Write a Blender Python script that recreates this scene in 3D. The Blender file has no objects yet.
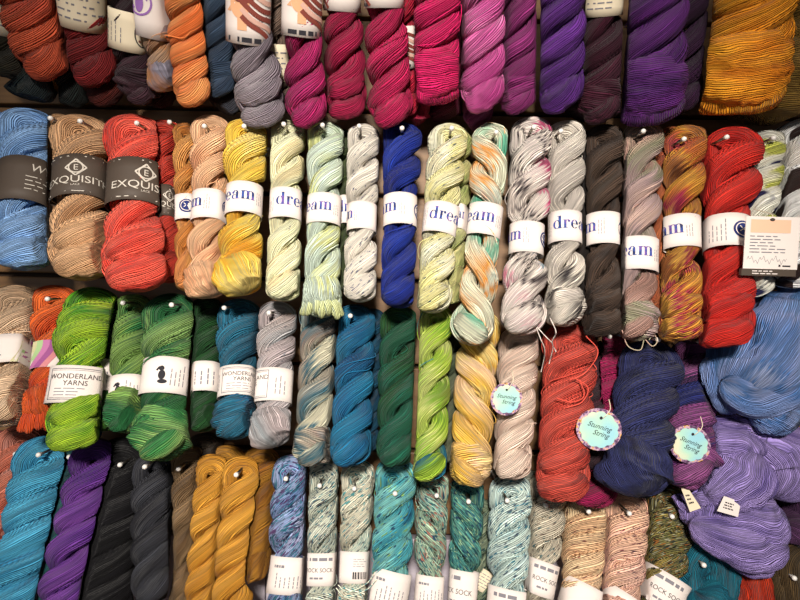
import bpy, math, random
import numpy as np
from mathutils import Vector, Matrix

sc = bpy.context.scene
col = sc.collection
PI = math.pi
F = 540.0                       # focal length in pixels of the 800x600 frame
CAM = np.array([0.0, 0.0, 1.45])
ROLL = math.radians(1.0)
RIGHT = np.array([math.cos(ROLL), 0, math.sin(ROLL)])
UP = np.array([-math.sin(ROLL), 0, math.cos(ROLL)])
FWD = np.array([0.0, 1.0, 0.0])
WALL_D = 1.03


def at(px, py, d):
    """pixel + distance -> world point"""
    return CAM + d * (FWD + RIGHT * ((px - 400) / F) + UP * ((300 - py) / F))


def unit(v):
    return v / np.maximum(np.linalg.norm(v, axis=-1, keepdims=True), 1e-12)


def lin(h):
    h = h.lstrip('#')
    r = [int(h[i:i + 2], 16) / 255 for i in (0, 2, 4)]
    return tuple((c / 12.92 if c <= .04045 else ((c + .055) / 1.055) ** 2.4) for c in r) + (1.0,)


# ---------------------------------------------------------------- materials
def simple(name, c, rough=.7, metal=0.0, spec=.3):
    m = bpy.data.materials.new(name); m.use_nodes = True
    b = m.node_tree.nodes['Principled BSDF']
    b.inputs['Base Color'].default_value = lin(c)
    b.inputs['Roughness'].default_value = rough
    b.inputs['Metallic'].default_value = metal
    b.inputs['Specular IOR Level'].default_value = spec
    return m


class NT:
    def __init__(s, nt):
        s.nt = nt

    def n(s, t, **k):
        nd = s.nt.nodes.new(t)
        for a, v in k.items():
            setattr(nd, a, v)
        return nd

    def l(s, a, b):
        s.nt.links.new(a, b)

    def put(s, sock, v):
        if isinstance(v, bpy.types.NodeSocket):
            s.l(v, sock)
        else:
            sock.default_value = v

    def math(s, op, a, b=0.0, c=0.0):
        nd = s.n('ShaderNodeMath', operation=op)
        for i, v in enumerate((a, b, c)):
            s.put(nd.inputs[i], v)
        return nd.outputs[0]

    def comb(s, x, y, z=0.0):
        nd = s.n('ShaderNodeCombineXYZ')
        for i, v in enumerate((x, y, z)):
            s.put(nd.inputs[i], v)
        return nd.outputs[0]

    def noise(s, vec, scale=1.0, detail=1.0, rough=.5, dim='3D'):
        nd = s.n('ShaderNodeTexNoise', noise_dimensions=dim)
        s.put(nd.inputs['Vector'], vec)
        nd.inputs['Scale'].default_value = scale
        nd.inputs['Detail'].default_value = detail
        nd.inputs['Roughness'].default_value = rough
        return nd.outputs[0]

    def ramp(s, fac, stops, interp='LINEAR'):
        nd = s.n('ShaderNodeValToRGB')
        cr = nd.color_ramp; cr.interpolation = interp
        while len(cr.elements) < len(stops):
            cr.elements.new(.5)
        for e, (p, c) in zip(cr.elements, stops):
            e.position = p; e.color = c
        s.put(nd.inputs[0], fac)
        return nd.outputs[0]

    def mix(s, f, a, b, mode='MIX'):
        nd = s.n('ShaderNodeMix', data_type='RGBA', blend_type=mode)
        s.put(nd.inputs[0], f); s.put(nd.inputs[6], a); s.put(nd.inputs[7], b)
        return nd.outputs[2]


def strand_group():
    g = bpy.data.node_groups.new('yarn strands', 'ShaderNodeTree')
    g.interface.new_socket('Seed', in_out='INPUT', socket_type='NodeSocketFloat')
    g.interface.new_socket('U', in_out='OUTPUT', socket_type='NodeSocketFloat')
    g.interface.new_socket('V', in_out='OUTPUT', socket_type='NodeSocketFloat')
    g.interface.new_socket('Height', in_out='OUTPUT', socket_type='NodeSocketFloat')
    g.interface.new_socket('Tone', in_out='OUTPUT', socket_type='NodeSocketFloat')
    t = NT(g)
    gi = t.n('NodeGroupInput'); go = t.n('NodeGroupOutput')
    uv = t.n('ShaderNodeUVMap', uv_map='yarn')
    sx = t.n('ShaderNodeSeparateXYZ'); t.l(uv.outputs[0], sx.inputs[0])
    u, v = sx.outputs[0], sx.outputs[1]
    seed = gi.outputs[0]
    # strands wander a little across the bundle
    wob = t.noise(t.comb(t.math('MULTIPLY', u, 25), t.math('MULTIPLY', v, 14), seed), 1, 1)
    u2 = t.math('MULTIPLY_ADD', wob, .014, u)
    # parallel strands about 2.4 mm apart, each rounded, none quite regular
    jit = t.noise(t.comb(t.math('MULTIPLY', u, 140), t.math('MULTIPLY', v, 22), t.math('ADD', seed, 5.5)), 1, 2)
    ph = t.math('MULTIPLY_ADD', jit, 1.9, t.math('MULTIPLY', u2, 430))
    wave = t.math('ABSOLUTE', t.math('SINE', t.math('MULTIPLY', ph, PI)))
    sid = t.math('FLOOR', ph)
    wn = t.n('ShaderNodeTexWhiteNoise', noise_dimensions='2D')
    t.l(t.comb(sid, seed), wn.inputs['Vector'])
    rnd = wn.outputs['Value']
    lift = t.noise(t.comb(t.math('MULTIPLY', sid, 3.3), t.math('MULTIPLY', v, 16), seed), 1, 1)
    n2 = t.noise(t.comb(t.math('MULTIPLY', u2, 150), t.math('MULTIPLY', v, 8), seed), 1, 1)
    grain = t.noise(t.comb(t.math('MULTIPLY', u2, 1100), t.math('MULTIPLY', v, 420), seed), 1, 1)
    h = t.math('ADD', t.math('ADD', t.math('MULTIPLY', wave, .40), t.math('MULTIPLY', lift, .35)), t.math('ADD', t.math('MULTIPLY', n2, .45), t.math('MULTIPLY', grain, .06)))
    tone = t.math('MULTIPLY_ADD', t.math('SUBTRACT', rnd, .5), .55, t.math('MULTIPLY_ADD', lift, .4, .3))
    t.l(u2, go.inputs[0]); t.l(v, go.inputs[1]); t.l(h, go.inputs[2]); t.l(tone, go.inputs[3])
    return g


def dye(h, sat=.97, val=1.0):
    r, g, b, _ = lin(h)
    y = .3 * r + .59 * g + .11 * b
    return tuple(min(.92, .55 * (max(0.0, (y + (c - y) * sat) * val) / .55) ** 1.17) for c in (r, g, b)) + (1.0,)


STRAND = strand_group()
MATS = {}


def yarn(cols, kind='semi', scale=14, speck=None, dens=.60, gain=1.0, fuzz=.25):
    """dyed wool. semi: tonal; var: patches of several dyes; speck: flecks on the ground dye"""
    key = (tuple(cols), kind, scale, tuple(speck or ()), dens)
    if key in MATS:
        return MATS[key]
    k = len(MATS)
    m = bpy.data.materials.new('yarn ' + kind + ' %d' % k); m.use_nodes = True
    t = NT(m.node_tree)
    bs = m.node_tree.nodes['Principled BSDF']
    g = t.n('ShaderNodeGroup'); g.node_tree = STRAND
    sd = 3.7 * k + 1.3
    g.inputs[0].default_value = sd
    U, V, H, T = g.outputs
    C = [dye(c, val=1.22 if speck else 1.0) for c in cols]
    if kind == 'splash':
        n = t.noise(t.comb(t.math('MULTIPLY', U, 25), t.math('MULTIPLY', V, scale), sd), 1, 1.5)
        f = t.math('MULTIPLY_ADD', t.math('SUBTRACT', n, .5), 2.0, .5)
        base = t.ramp(f, [(.2, C[2]), (.3, C[0]), (.6, C[1]), (.66, C[3]), (.8, C[3])])
    elif kind == 'semi':
        n = t.noise(t.comb(t.math('MULTIPLY', U, 40), t.math('MULTIPLY', V, scale), sd), 1, 2)
        f = t.math('MULTIPLY_ADD', t.math('SUBTRACT', n, .5), 2.6, .5)
        if len(C) == 1:
            C = [tuple(c * .80 for c in C[0][:3]) + (1,), tuple(min(1, c * 1.15) for c in C[0][:3]) + (1,)]
        base = t.ramp(f, [(i / max(1, len(C) - 1), c) for i, c in enumerate(C)])
    else:
        # the skein was dyed in lengths, so patches run across the strands with streaky borders
        jit = t.math('MULTIPLY', t.math('SUBTRACT', T, .5), .5 / scale)
        n = t.noise(t.comb(t.math('MULTIPLY', U, 10), t.math('MULTIPLY', t.math('ADD', V, jit), scale), sd), 1, 1.5)
        f = t.math('MULTIPLY_ADD', t.math('SUBTRACT', n, .5), 2.3, .5)
        base = t.ramp(f, [((i + .0) / max(1, len(C) - 1), c) for i, c in enumerate(C)])
    if speck:
        for j, c in enumerate(speck):
            s = t.noise(t.comb(t.math('MULTIPLY', U, 420), t.math('MULTIPLY', V, 105), sd + 11.1 * (j + 1)), 1, 1)
            ff = t.math('MULTIPLY', t.math('SUBTRACT', s, dens), 14.0)
            cl = t.n('ShaderNodeClamp'); t.put(cl.inputs[0], ff)
            base = t.mix(cl.outputs[0], base, dye(c))
    # strands of one dye lot differ slightly in depth of colour
    tone = t.math('MULTIPLY_ADD', T, .75, .66)
    tc = t.n('ShaderNodeCombineColor')
    for i in range(3):
        t.put(tc.inputs[i], tone)
    base = t.mix(1.0, base, tc.outputs[0], 'MULTIPLY')
    t.l(base, bs.inputs['Base Color'])
    bs.inputs['Roughness'].default_value = .78
    bs.inputs['Specular IOR Level'].default_value = .22
    bs.inputs['Sheen Weight'].default_value = fuzz * .2
    bs.inputs['Sheen Roughness'].default_value = .5
    bs.inputs['Sheen Tint'].default_value = (.8, .8, .8, 1)
    bp = t.n('ShaderNodeBump')
    bp.inputs['Strength'].default_value = 1.0
    bp.inputs['Distance'].default_value = .008
    t.l(H, bp.inputs['Height'])
    t.l(bp.outputs[0], bs.inputs['Normal'])
    MATS[key] = m
    return m


M_WHITE = simple('white paper', 'dcd2cc', .8)
M_CREAM = simple('cream paper', 'dccfb4', .75)
M_DARKCARD = simple('dark brown paper', '4a4038', .6)
M_INK = simple('grey ink', '77757c', .8)
M_BLACK = simple('black ink', '26242a', .8)
M_NAVY = simple('navy ink', '1e2c66', .8)
M_SILVER = simple('silver print', 'c6beb2', .6)
M_STEEL = simple('steel wire', 'b8b4ae', .3, 1.0)
M_TIP = simple('white vinyl tip', 'e4e0da', .3, 0, .5)
M_PEACH = simple('peach print', 'eab79a', .8)
M_SKIN = simple('face print', 'd8a37c', .8)
M_HAIR = simple('auburn hair print', '7a3a30', .8)
M_HAIR2 = simple('pale hair print', 'c9a091', .8)
M_PINKPRINT = simple('magenta print', 'd02a8c', .7)
M_PURPLEPRINT = simple('lilac print', '8d62a6', .7)


def galaxy():
    m = bpy.data.materials.new('marbled blue ink'); m.use_nodes = True
    t = NT(m.node_tree); b = m.node_tree.nodes['Principled BSDF']
    tc = t.n('ShaderNodeTexCoord')
    n = t.noise(tc.outputs['Object'], 90, 2)
    c = t.ramp(n, [(.35, lin('14204e')), (.5, lin('2c4a92')), (.62, lin('6a4a96')), (.72, lin('20306a'))])
    t.l(c, b.inputs['Base Color']); b.inputs['Roughness'].default_value = .8
    return m


M_GALAXY = galaxy()


# ---------------------------------------------------------------- mesh helpers
def mesh_obj(name, V, faces, mat, parent=None, uv=None, normals=None, smooth=True):
    me = bpy.data.meshes.new(name)
    V = np.asarray(V, dtype=np.float64)
    loc = np.zeros(3)
    if parent is not None:
        loc = np.array(parent['_o'])
    me.from_pydata([tuple(p) for p in (V - loc)], [], faces)
    if smooth:
        me.polygons.foreach_set('use_smooth', [True] * len(me.polygons))
    if uv is not None:
        L = me.uv_layers.new(name='yarn')
        L.data.foreach_set('uv', np.asarray(uv, dtype=np.float32).ravel())
    if mat is not None:
        me.materials.append(mat)
    me.update()
    if normals is not None:
        me.normals_split_custom_set_from_vertices([tuple(x) for x in normals])
    o = bpy.data.objects.new(name, me)
    col.objects.link(o)
    if parent is not None:
        o.parent = parent
        o['_o'] = [float(x) for x in loc]
    return o


def empty(name, loc, label=None, cat=None, group=None):
    o = bpy.data.objects.new(name, None)
    o.empty_display_size = .02
    o.location = loc
    col.objects.link(o)
    o['_o'] = [float(x) for x in loc]
    if label: o['label'] = label
    if cat: o['category'] = cat
    if group: o['group'] = group
    return o


def tube_grid(C, N, B, ra, rb, nu, rng, ridge=.02, lump=.03, closed=False, tw=None):
    """grid of points around path C (n x 3) with radial dir N and side dir B"""
    n = len(C)
    u = np.linspace(0, 2 * PI, nu, endpoint=False)
    s = np.linspace(0, 2 * PI, n, endpoint=False) if closed else np.linspace(0, PI * .93, n)
    R = np.ones((n, nu))
    tw = np.zeros(n) if tw is None else tw
    N, B = -N, -B
    for k in range(9, 31, 2):
        ph = rng.uniform(0, 2 * PI)
        j = [rng.uniform(-1, 1) * 1.6 for _ in range(3)]
        phi = ph + sum(j[q] * np.sin((q + 1) * 2 * s + rng.uniform(0, 6)) for q in range(3))
        R += ridge * .42 * np.cos(k * (u[None, :] + tw[:, None]) + phi[:, None])
    for k in (1, 2, 3, 4):
        ph = rng.uniform(0, 2 * PI)
        phi = ph + 2.0 * np.sin((k + 3) * s + rng.uniform(0, 6))
        R += lump * .4 * np.cos(k * u[None, :] + phi[:, None])
    P = C[:, None, :] + N[:, None, :] * (ra[:, None] * R * np.cos(u)[None])[..., None] \
        + B[:, None, :] * (rb[:, None] * R * np.sin(u)[None])[..., None]
    return P


def grid_normals(P, closed):
    du = np.roll(P, -1, 1) - np.roll(P, 1, 1)
    if closed:
        dv = np.roll(P, -1, 0) - np.roll(P, 1, 0)
    else:
        dv = np.gradient(P, axis=0)
    nn = unit(np.cross(du, dv))
    c = P.mean(1, keepdims=True)
    sgn = np.sign(((P - c) * nn).sum(-1).mean())
    return nn * (sgn if sgn != 0 else 1), sgn


def grid_mesh(name, P, nrm, sgn, rows, circ, vlen, mat, parent, slant=.12, across=False, cap=False, tw=None):
    """mesh from some rows of a grid (rows are indexes, may wrap)"""
    n, nu = len(rows), P.shape[1]
    V = P[rows].reshape(-1, 3)
    Nn = nrm[rows].reshape(-1, 3)
    i = np.arange(n - 1)[:, None] * nu
    j = np.arange(nu)[None, :]
    j2 = (j + 1) % nu
    q = np.stack([i + j, i + j2, i + nu + j2, i + nu + j], -1).reshape(-1, 4)
    uu = np.arange(nu + 1) / nu * circ
    vv = vlen
    UVg = np.stack(np.broadcast_arrays(uu[None, :] + (slant * vv if tw is None else circ / (2 * PI) * tw)[:, None], vv[:, None] + 0 * uu[None, :]), -1)
    if across:
        UVg = UVg[..., ::-1] * np.array([1.0, 1.0])
    a = UVg[:-1, :-1]; b = UVg[:-1, 1:]; c = UVg[1:, 1:]; d = UVg[1:, :-1]
    uv = np.stack([a, b, c, d], 2).reshape(-1, 2)
    if sgn < 0:
        q = q[:, ::-1]; uv = uv.reshape(-1, 4, 2)[:, ::-1].reshape(-1, 2)
    faces = q.tolist()
    if cap:
        faces.append(list(range(nu)) if sgn > 0 else list(range(nu))[::-1])
        e = (n - 1) * nu
        faces.append([e + k for k in range(nu)][::-1] if sgn > 0 else [e + k for k in range(nu)])
        uv = np.concatenate([uv, np.zeros((2 * nu, 2))])
    return mesh_obj(name, V, faces, mat, parent, uv, Nn)


def catmull(P, n):
    P = np.asarray(P, float)
    if len(P) == 2:
        t = np.linspace(0, 1, n)[:, None]
        return P[0] * (1 - t) + P[1] * t
    Q = np.concatenate([[2 * P[0] - P[1]], P, [2 * P[-1] - P[-2]]])
    out = []
    m = len(P) - 1
    for x in np.linspace(0, m, n):
        i = min(int(x), m - 1); t = x - i
        a, b, c, d = Q[i], Q[i + 1], Q[i + 2], Q[i + 3]
        out.append(.5 * (2 * b + (c - a) * t + (2 * a - 5 * b + 4 * c - d) * t * t + (3 * b - a - 3 * c + d) * t ** 3))
    return np.array(out)


def lobe(name, pts, mat, parent, rng, flat=.85, across=False, n=44, nu=48, tip=.5, slant=.15, ridge=.02, front=None, lump=.05, own=None):
    """a free bundle of yarn: pts are (world xyz..., radius)"""
    A = catmull([list(p) for p in pts], n)
    C, r = A[:, :3], A[:, 3]
    T = unit(np.gradient(C, axis=0))
    ed = unit(CAM - C)
    Bs = unit(np.cross(T, ed))
    Nd = unit(np.cross(Bs, T))
    s = np.linspace(-1, 1, n)
    prof = np.maximum(1 - np.abs(s) ** (2 / tip * 1.2), 0) ** .5
    prof = np.maximum(prof, .06)
    ra, rb = r * prof * flat, r * prof
    P = tube_grid(C, Nd, Bs, ra, rb, nu, rng, ridge, lump)
    if own is not None:
        P = squash(P, own)
    nr, sg = grid_normals(P, False)
    L = np.concatenate([[0], np.cumsum(np.linalg.norm(np.diff(C, axis=0), axis=1))])
    return grid_mesh(name, P, nr, sg, np.arange(n), 2 * PI * r.mean(), L, mat, parent, slant, across, cap=True)


def thread(name, paths, rad, mat, parent, ns=5):
    """thin yarn ends; every path is a list of world points"""
    V, Fc, UV = [], [], []
    for path in paths:
        C = catmull(path, 26)
        T = unit(np.gradient(C, axis=0))
        ref = np.array([.3, .8, .5])
        Bq = unit(np.cross(T, ref)); Nq = np.cross(Bq, T)
        b = len(V)
        for i in range(len(C)):
            for k in range(ns):
                a = 2 * PI * k / ns
                V.append(C[i] + rad * (math.cos(a) * Nq[i] + math.sin(a) * Bq[i]))
        for i in range(len(C) - 1):
            for k in range(ns):
                k2 = (k + 1) % ns
                Fc.append([b + i * ns + k, b + i * ns + k2, b + (i + 1) * ns + k2, b + (i + 1) * ns + k])
                UV += [(k * .001 + .01 * len(Fc) % .05, i * .004)] * 4
    return mesh_obj(name, V, Fc, mat, parent, UV)
# ---------------------------------------------------------------- lettering
def ell(cx, cy, rx, ry, ix, iy, a0=0, a1=360, n=26):
    P, Fc = [], []
    for i in range(n + 1):
        a = math.radians(a0 + (a1 - a0) * i / n)
        P.append((cx + rx * math.cos(a), cy + ry * math.sin(a)))
        P.append((cx + ix * math.cos(a), cy + iy * math.sin(a)))
    for i in range(n):
        Fc.append([2 * i, 2 * i + 2, 2 * i + 3, 2 * i + 1])
    return P, Fc


def disc(cx, cy, rx, ry, n=24, wav=0, wn=0):
    P = [(cx, cy)]
    for i in range(n):
        a = 2 * PI * i / n
        k = 1 + wav * abs(math.cos(wn * a / 2)) if wn else 1
        P.append((cx + rx * k * math.cos(a), cy + ry * k * math.sin(a)))
    return P, [[0, 1 + i, 1 + (i + 1) % n] for i in range(n)]


def rect(x0, y0, x1, y1, m=1):
    P, Fc = [], []
    for i in range(m + 1):
        x = x0 + (x1 - x0) * i / m
        P += [(x, y0), (x, y1)]
    for i in range(m):
        Fc.append([2 * i, 2 * i + 2, 2 * i + 3, 2 * i + 1])
    return P, Fc


def line2(x0, y0, x1, y1, w):
    dx, dy = x1 - x0, y1 - y0
    L = math.hypot(dx, dy) or 1
    nx, ny = -dy / L * w / 2, dx / L * w / 2
    return [(x0 + nx, y0 + ny), (x1 + nx, y1 + ny), (x1 - nx, y1 - ny), (x0 - nx, y0 - ny)], [[0, 1, 2, 3]]


def join2(shapes, sx=1, sy=1, ox=0, oy=0):
    P, Fc = [], []
    for p, f in shapes:
        b = len(P)
        P += [(x * sx + ox, y * sy + oy) for x, y in p]
        Fc += [[b + i for i in q] for q in f]
    return P, Fc


def dream():
    """the bold high-contrast word of the white bands; x-height 1, centred"""
    S = []
    x = 0.0
    S += [ell(x + .44, .5, .44, .52, .20, .47), rect(x + .62, 0, x + .90, 1.5), rect(x + .48, 1.44, x + .9, 1.5), rect(x + .62, 0, x + 1.02, .06)]
    x += 1.08
    S += [rect(x + .12, 0, x + .38, 1.0), rect(x, .94, x + .38, 1.0), rect(x, 0, x + .54, .06), ell(x + .56, .78, .24, .24, .18, .18, 60, 190, 10), disc(x + .64, .84, .14, .14)]
    x += .84
    S += [ell(x + .42, .5, .42, .52, .18, .46, 0, 318), rect(x + .2, .5, x + .84, .57)]
    x += .92
    S += [rect(x + .46, .08, x + .72, .78), ell(x + .42, .70, .30, .32, .12, .27, 0, 170, 14), disc(x + .17, .74, .13, .12), ell(x + .30, .26, .30, .28, .12, .23, 60, 300), rect(x + .46, 0, x + .88, .08)]
    x += .96
    for k in range(3):
        S += [rect(x + .1 + k * .52, 0, x + .36 + k * .52, 1 if k == 0 else .8), rect(x + k * .52, 0, x + .46 + k * .52, .06)]
    for k in range(2):
        S += [ell(x + .49 + k * .52, .76, .39, .26, .13, .2, 0, 150, 14)]
    S += [rect(x, .94, x + .36, 1.0)]
    x += 1.52
    return join2(S, 1, 1, -x / 2, 0)


DREAM = dream()
_tx = {}


def text2(s, shear=0.0):
    if (s, shear) in _tx:
        return _tx[(s, shear)]
    cu = bpy.data.curves.new('t', 'FONT'); cu.body = s; cu.align_x = 'CENTER'; cu.shear = shear
    cu.resolution_u = 3
    o = bpy.data.objects.new('t', cu); col.objects.link(o)
    dg = bpy.context.evaluated_depsgraph_get(); dg.update()
    me = bpy.data.meshes.new_from_object(o.evaluated_get(dg))
    P = [(v.co.x, v.co.y) for v in me.vertices]; Fc = [list(p.vertices) for p in me.polygons]
    col.objects.unlink(o); bpy.data.objects.remove(o); bpy.data.curves.remove(cu); bpy.data.meshes.remove(me)
    _tx[(s, shear)] = (P, Fc)
    return P, Fc


def T2(s, size, x=0, y=0, shear=0.0, wide=1.0):
    P, Fc = text2(s, shear)
    return [(a * size * wide + x, b * size + y) for a, b in P], Fc


def small_print(rng, x0, x1, y0, y1, rows, vert=False, th=.3):
    """rows of print too small to read, as dashes"""
    S = []
    n = rows
    for i in range(n):
        c = (i + .5) / n
        p = 0.0
        end = rng.uniform(.6, 1)
        while p < end - .08:
            q = min(end, p + rng.uniform(.1, .28))
            if vert:
                X = x0 + (x1 - x0) * c; w = (x1 - x0) / n * th
                S.append(rect(X - w / 2, y0 + (y1 - y0) * p, X + w / 2, y0 + (y1 - y0) * q))
            else:
                Y = y1 - (y1 - y0) * c; w = (y1 - y0) / n * th
                S.append(rect(x0 + (x1 - x0) * p, Y - w / 2, x0 + (x1 - x0) * q, Y + w / 2))
            p = q + .05
    return join2(S)


# ---------------------------------------------------------------- paper bands
class Band:
    """elliptic paper sleeve round an axis: maps (arc, up) -> world"""
    def __init__(s, c, A, ex, ed, rx, rd, h):
        s.c, s.A, s.ex, s.ed, s.rx, s.rd, s.h = c, A, ex, ed, rx, rd, h
        t = np.linspace(-PI, PI, 721)
        P = np.stack([rx * np.sin(t), rd * np.cos(t)], 1)
        L = np.concatenate([[0], np.cumsum(np.linalg.norm(np.diff(P, axis=0), axis=1))])
        s.tt, s.ll = t, L - L[360]

    def pt(s, arc, up, out=0.0):
        half = s.ll[-1]
        arc = (arc + half) % (2 * half) - half
        t = np.interp(arc, s.ll, s.tt)
        k = 1 + s.flare * abs(up / s.h * 2) ** 2
        return s.c - s.A * up + s.ex * (s.rx * k + out) * math.sin(t) + s.ed * (s.rd * k + out) * math.cos(t)

    own = None

    flare = .015

    def sleeve(s, mat, parent, name='paper_band', n=56):
        V, Fc = [], []
        half = s.ll[-1]
        ys = [-.5, -.25, 0, .25, .5]
        m = len(ys)
        for out in (0.0, -.0007):
            for i in range(n):
                for y in ys:
                    V.append(s.pt(-half + 2 * half * i / n, y * s.h, out))
        o2 = n * m
        for i in range(n):
            i2 = (i + 1) % n
            for j in range(m - 1):
                Fc.append([i * m + j, i2 * m + j, i2 * m + j + 1, i * m + j + 1])
                Fc.append([o2 + i * m + j + 1, o2 + i2 * m + j + 1, o2 + i2 * m + j, o2 + i * m + j])
            Fc.append([i * m, o2 + i * m, o2 + i2 * m, i2 * m])
            Fc.append([i * m + m - 1, i2 * m + m - 1, o2 + i2 * m + m - 1, o2 + i * m + m - 1])
        return mesh_obj(name, squash(np.array(V), s.own), Fc, mat, parent)

    def print_(s, shape, mat, parent, name='lettering', ox=0.0, oy=0.0, sc=1.0, out=.0008):
        P, Fc = shape
        V = [s.pt(ox + x * sc, oy + y * sc, out) for x, y in P]
        return mesh_obj(name, squash(np.array(V), s.own), Fc, mat, parent, smooth=False)


def dress_band(b, kind, parent, rng, off, pxm):
    """paper colour, words and marks of each band design; off = word centre along the arc in px"""
    h = b.h
    if kind in ('dream', 'dreamback', 'dreamlogo'):
        s = b.sleeve(M_WHITE, parent)
        xh = h * .275
        if kind == 'dreamlogo':
            x = off * pxm
            b.print_(join2([disc(0, 0, .27 * h, .27 * h)]), M_NAVY, s, 'round_logo', x, 0)
            b.print_(join2([ell(0, 0, .215 * h, .215 * h, .19 * h, .19 * h), line2(-.1 * h, -.06 * h, .1 * h, .1 * h, .03 * h), line2(-.1 * h, .1 * h, .1 * h, -.06 * h, .03 * h)]), M_WHITE, s, 'logo_ring', x, 0, 1, .0012)
            b.print_(small_print(rng, -.95 * h, -.4 * h, -.36 * h, .36 * h, 5, True, .2), M_INK, s, 'care_print', x, 0)
            return s
        half = b.ll[-1]
        b.print_(DREAM, M_GALAXY, s, 'printed_lettering', off * pxm, -h * .10, xh)
        e = off * pxm + 2.75 * xh
        b.print_(small_print(rng, 0, .8 * xh, -.22 * h, .3 * h, 3, True, .22), M_INK, s, 'fine_print_lettering', e, 0)
        if kind == 'dreamback':
            return s
        # the round mark sits on the far side of the word
        e3 = off * pxm + half
        b.print_(join2([disc(0, 0, .25 * h, .25 * h)]), M_NAVY, s, 'round_logo', e3, 0)
        b.print_(join2([ell(0, 0, .2 * h, .2 * h, .175 * h, .175 * h), line2(-.1 * h, -.06 * h, .1 * h, .1 * h, .03 * h), line2(-.1 * h, .1 * h, .1 * h, -.06 * h, .03 * h)]), M_WHITE, s, 'logo_ring', e3, 0, 1, .0012)
        b.print_(small_print(rng, 0, .8 * xh, -.3 * h, .3 * h, 3, True, .2), M_INK, s, 'care_print_lettering', off * pxm - 3.7 * xh, 0)
    elif kind == 'exq':
        s = b.sleeve(M_DARKCARD, parent)
        x = off * pxm
        b.print_(T2('EXQUISITE', h * .24, 0, -.10 * h, 0, 1.15), M_SILVER, s, 'printed_lettering', x, -.12 * h)
        dm = [line2(-.2 * h, 0, 0, .2 * h, .03 * h), line2(.2 * h, 0, 0, .2 * h, .03 * h), line2(-.2 * h, 0, 0, -.2 * h, .03 * h), line2(.2 * h, 0, 0, -.2 * h, .03 * h), ell(0, 0, .145 * h, .145 * h, .12 * h, .12 * h)]
        b.print_(join2(dm), M_SILVER, s, 'diamond_logo', x, .15 * h)
        b.print_(T2('E', h * .2, 0, -.07 * h), M_SILVER, s, 'logo_letter', x, .15 * h)
        b.print_(T2('LACE', h * .07, 0, 0), M_SILVER, s, 'weight_lettering', x, -.30 * h)
        b.print_(small_print(rng, -1.0 * h, 1.0 * h, .40 * h, .46 * h, 1), M_SILVER, s, 'rule_print', x, 0)
        b.print_(small_print(rng, -1.0 * h, 1.0 * h, -.46 * h, -.40 * h, 1), M_SILVER, s, 'lower_rule_print', x, 0)
        b.print_(T2('WYS', h * .24, 0, 0, .2), M_SILVER, s, 'maker_lettering', x + 1.75 * h, .16 * h)
        b.print_(small_print(rng, -.3 * h, .5 * h, -.3 * h, .08 * h, 4, False, .18), M_SILVER, s, 'care_print', x + 1.75 * h, 0)
    elif kind == 'wonder':
        s = b.sleeve(M_WHITE, parent)
        x = off * pxm
        w = .68 * h
        fr = [rect(-w, .40 * h, w, .42 * h, 10), rect(-w, -.42 * h, w, -.40 * h, 10), rect(-w, -.42 * h, -w + .02 * h, .42 * h), rect(w - .02 * h, -.42 * h, w, .42 * h),
              rect(-w + .05 * h, .36 * h, w - .05 * h, .37 * h, 10), rect(-w + .05 * h, -.37 * h, w - .05 * h, -.36 * h, 10)]
        b.print_(join2(fr), M_INK, s, 'border_trim', x, 0)
        b.print_(T2('WONDERLAND', h * .19, 0, .14 * h, 0, 1.0), M_BLACK, s, 'printed_lettering', x, 0)
        b.print_(T2('YARNS', h * .19, 0, -.04 * h, 0, 1.0), M_BLACK, s, 'second_line_lettering', x, 0)
        b.print_(small_print(rng, -.5 * h, .5 * h, -.34 * h, -.08 * h, 3, False, .25), M_INK, s, 'fine_print', x, 0)
        b.print_(small_print(rng, 0, .4 * h, -.3 * h, .35 * h, 3, True, .2), M_INK, s, 'side_print', x + w + .15 * h, 0)
        bird = [disc(0, .16 * h, .07 * h, .07 * h), disc(.02 * h, -.02 * h, .09 * h, .13 * h), disc(.05 * h, -.2 * h, .12 * h, .06 * h), line2(-.05 * h, .2 * h, -.12 * h, .1 * h, .05 * h)]
        b.print_(join2(bird), M_BLACK, s, 'figure_logo', x - w - .75 * h, 0)
        b.print_(small_print(rng, 0, .45 * h, -.3 * h, .35 * h, 4, True, .2), M_INK, s, 'care_print', x - w - .55 * h, 0)
    elif kind in ('rock', 'rockback'):
        s = b.sleeve(M_WHITE, parent)
        x = off * pxm
        if kind == 'rock':
            b.print_(small_print(rng, -.5 * h, .5 * h, .22 * h, .40 * h, 1, False, .55), M_INK, s, 'maker_print', x, 0)
            b.print_(T2('ROCK SOCK', h * .18, 0, 0, 0, .95), M_BLACK, s, 'printed_lettering', x, -.08 * h)
            b.print_(small_print(rng, -.3 * h, .3 * h, -.32 * h, -.20 * h, 1, False, .5), M_INK, s, 'weight_print', x, 0)
        bars = []
        q = 0.0
        while q < .55 * h:
            w_ = rng.choice([.02, .03, .05]) * h
            bars.append(rect(q, -.36 * h, q + w_, -.14 * h)); q += w_ + rng.choice([.02, .03]) * h
        b.print_(join2(bars), M_BLACK, s, 'barcode_print', x - 1.75 * h, 0)
        b.print_(small_print(rng, 0, .6 * h, 0, .3 * h, 4, False, .22), M_INK, s, 'care_print', x - 1.75 * h, 0)
        if kind == 'rockback':
            b.print_(small_print(rng, -.45 * h, .45 * h, -.32 * h, .12 * h, 7, True, .22), M_INK, s, 'side_print', x, 0)
            b.print_(small_print(rng, -.5 * h, -.1 * h, .18 * h, .30 * h, 1, False, .6), M_INK, s, 'heading_print', x, 0)
    elif kind == 'hair':
        s = b.sleeve(M_WHITE if off >= -900 else M_CREAM, parent)
        x = off * pxm
        w, k = .36 * h, .34 * h
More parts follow.
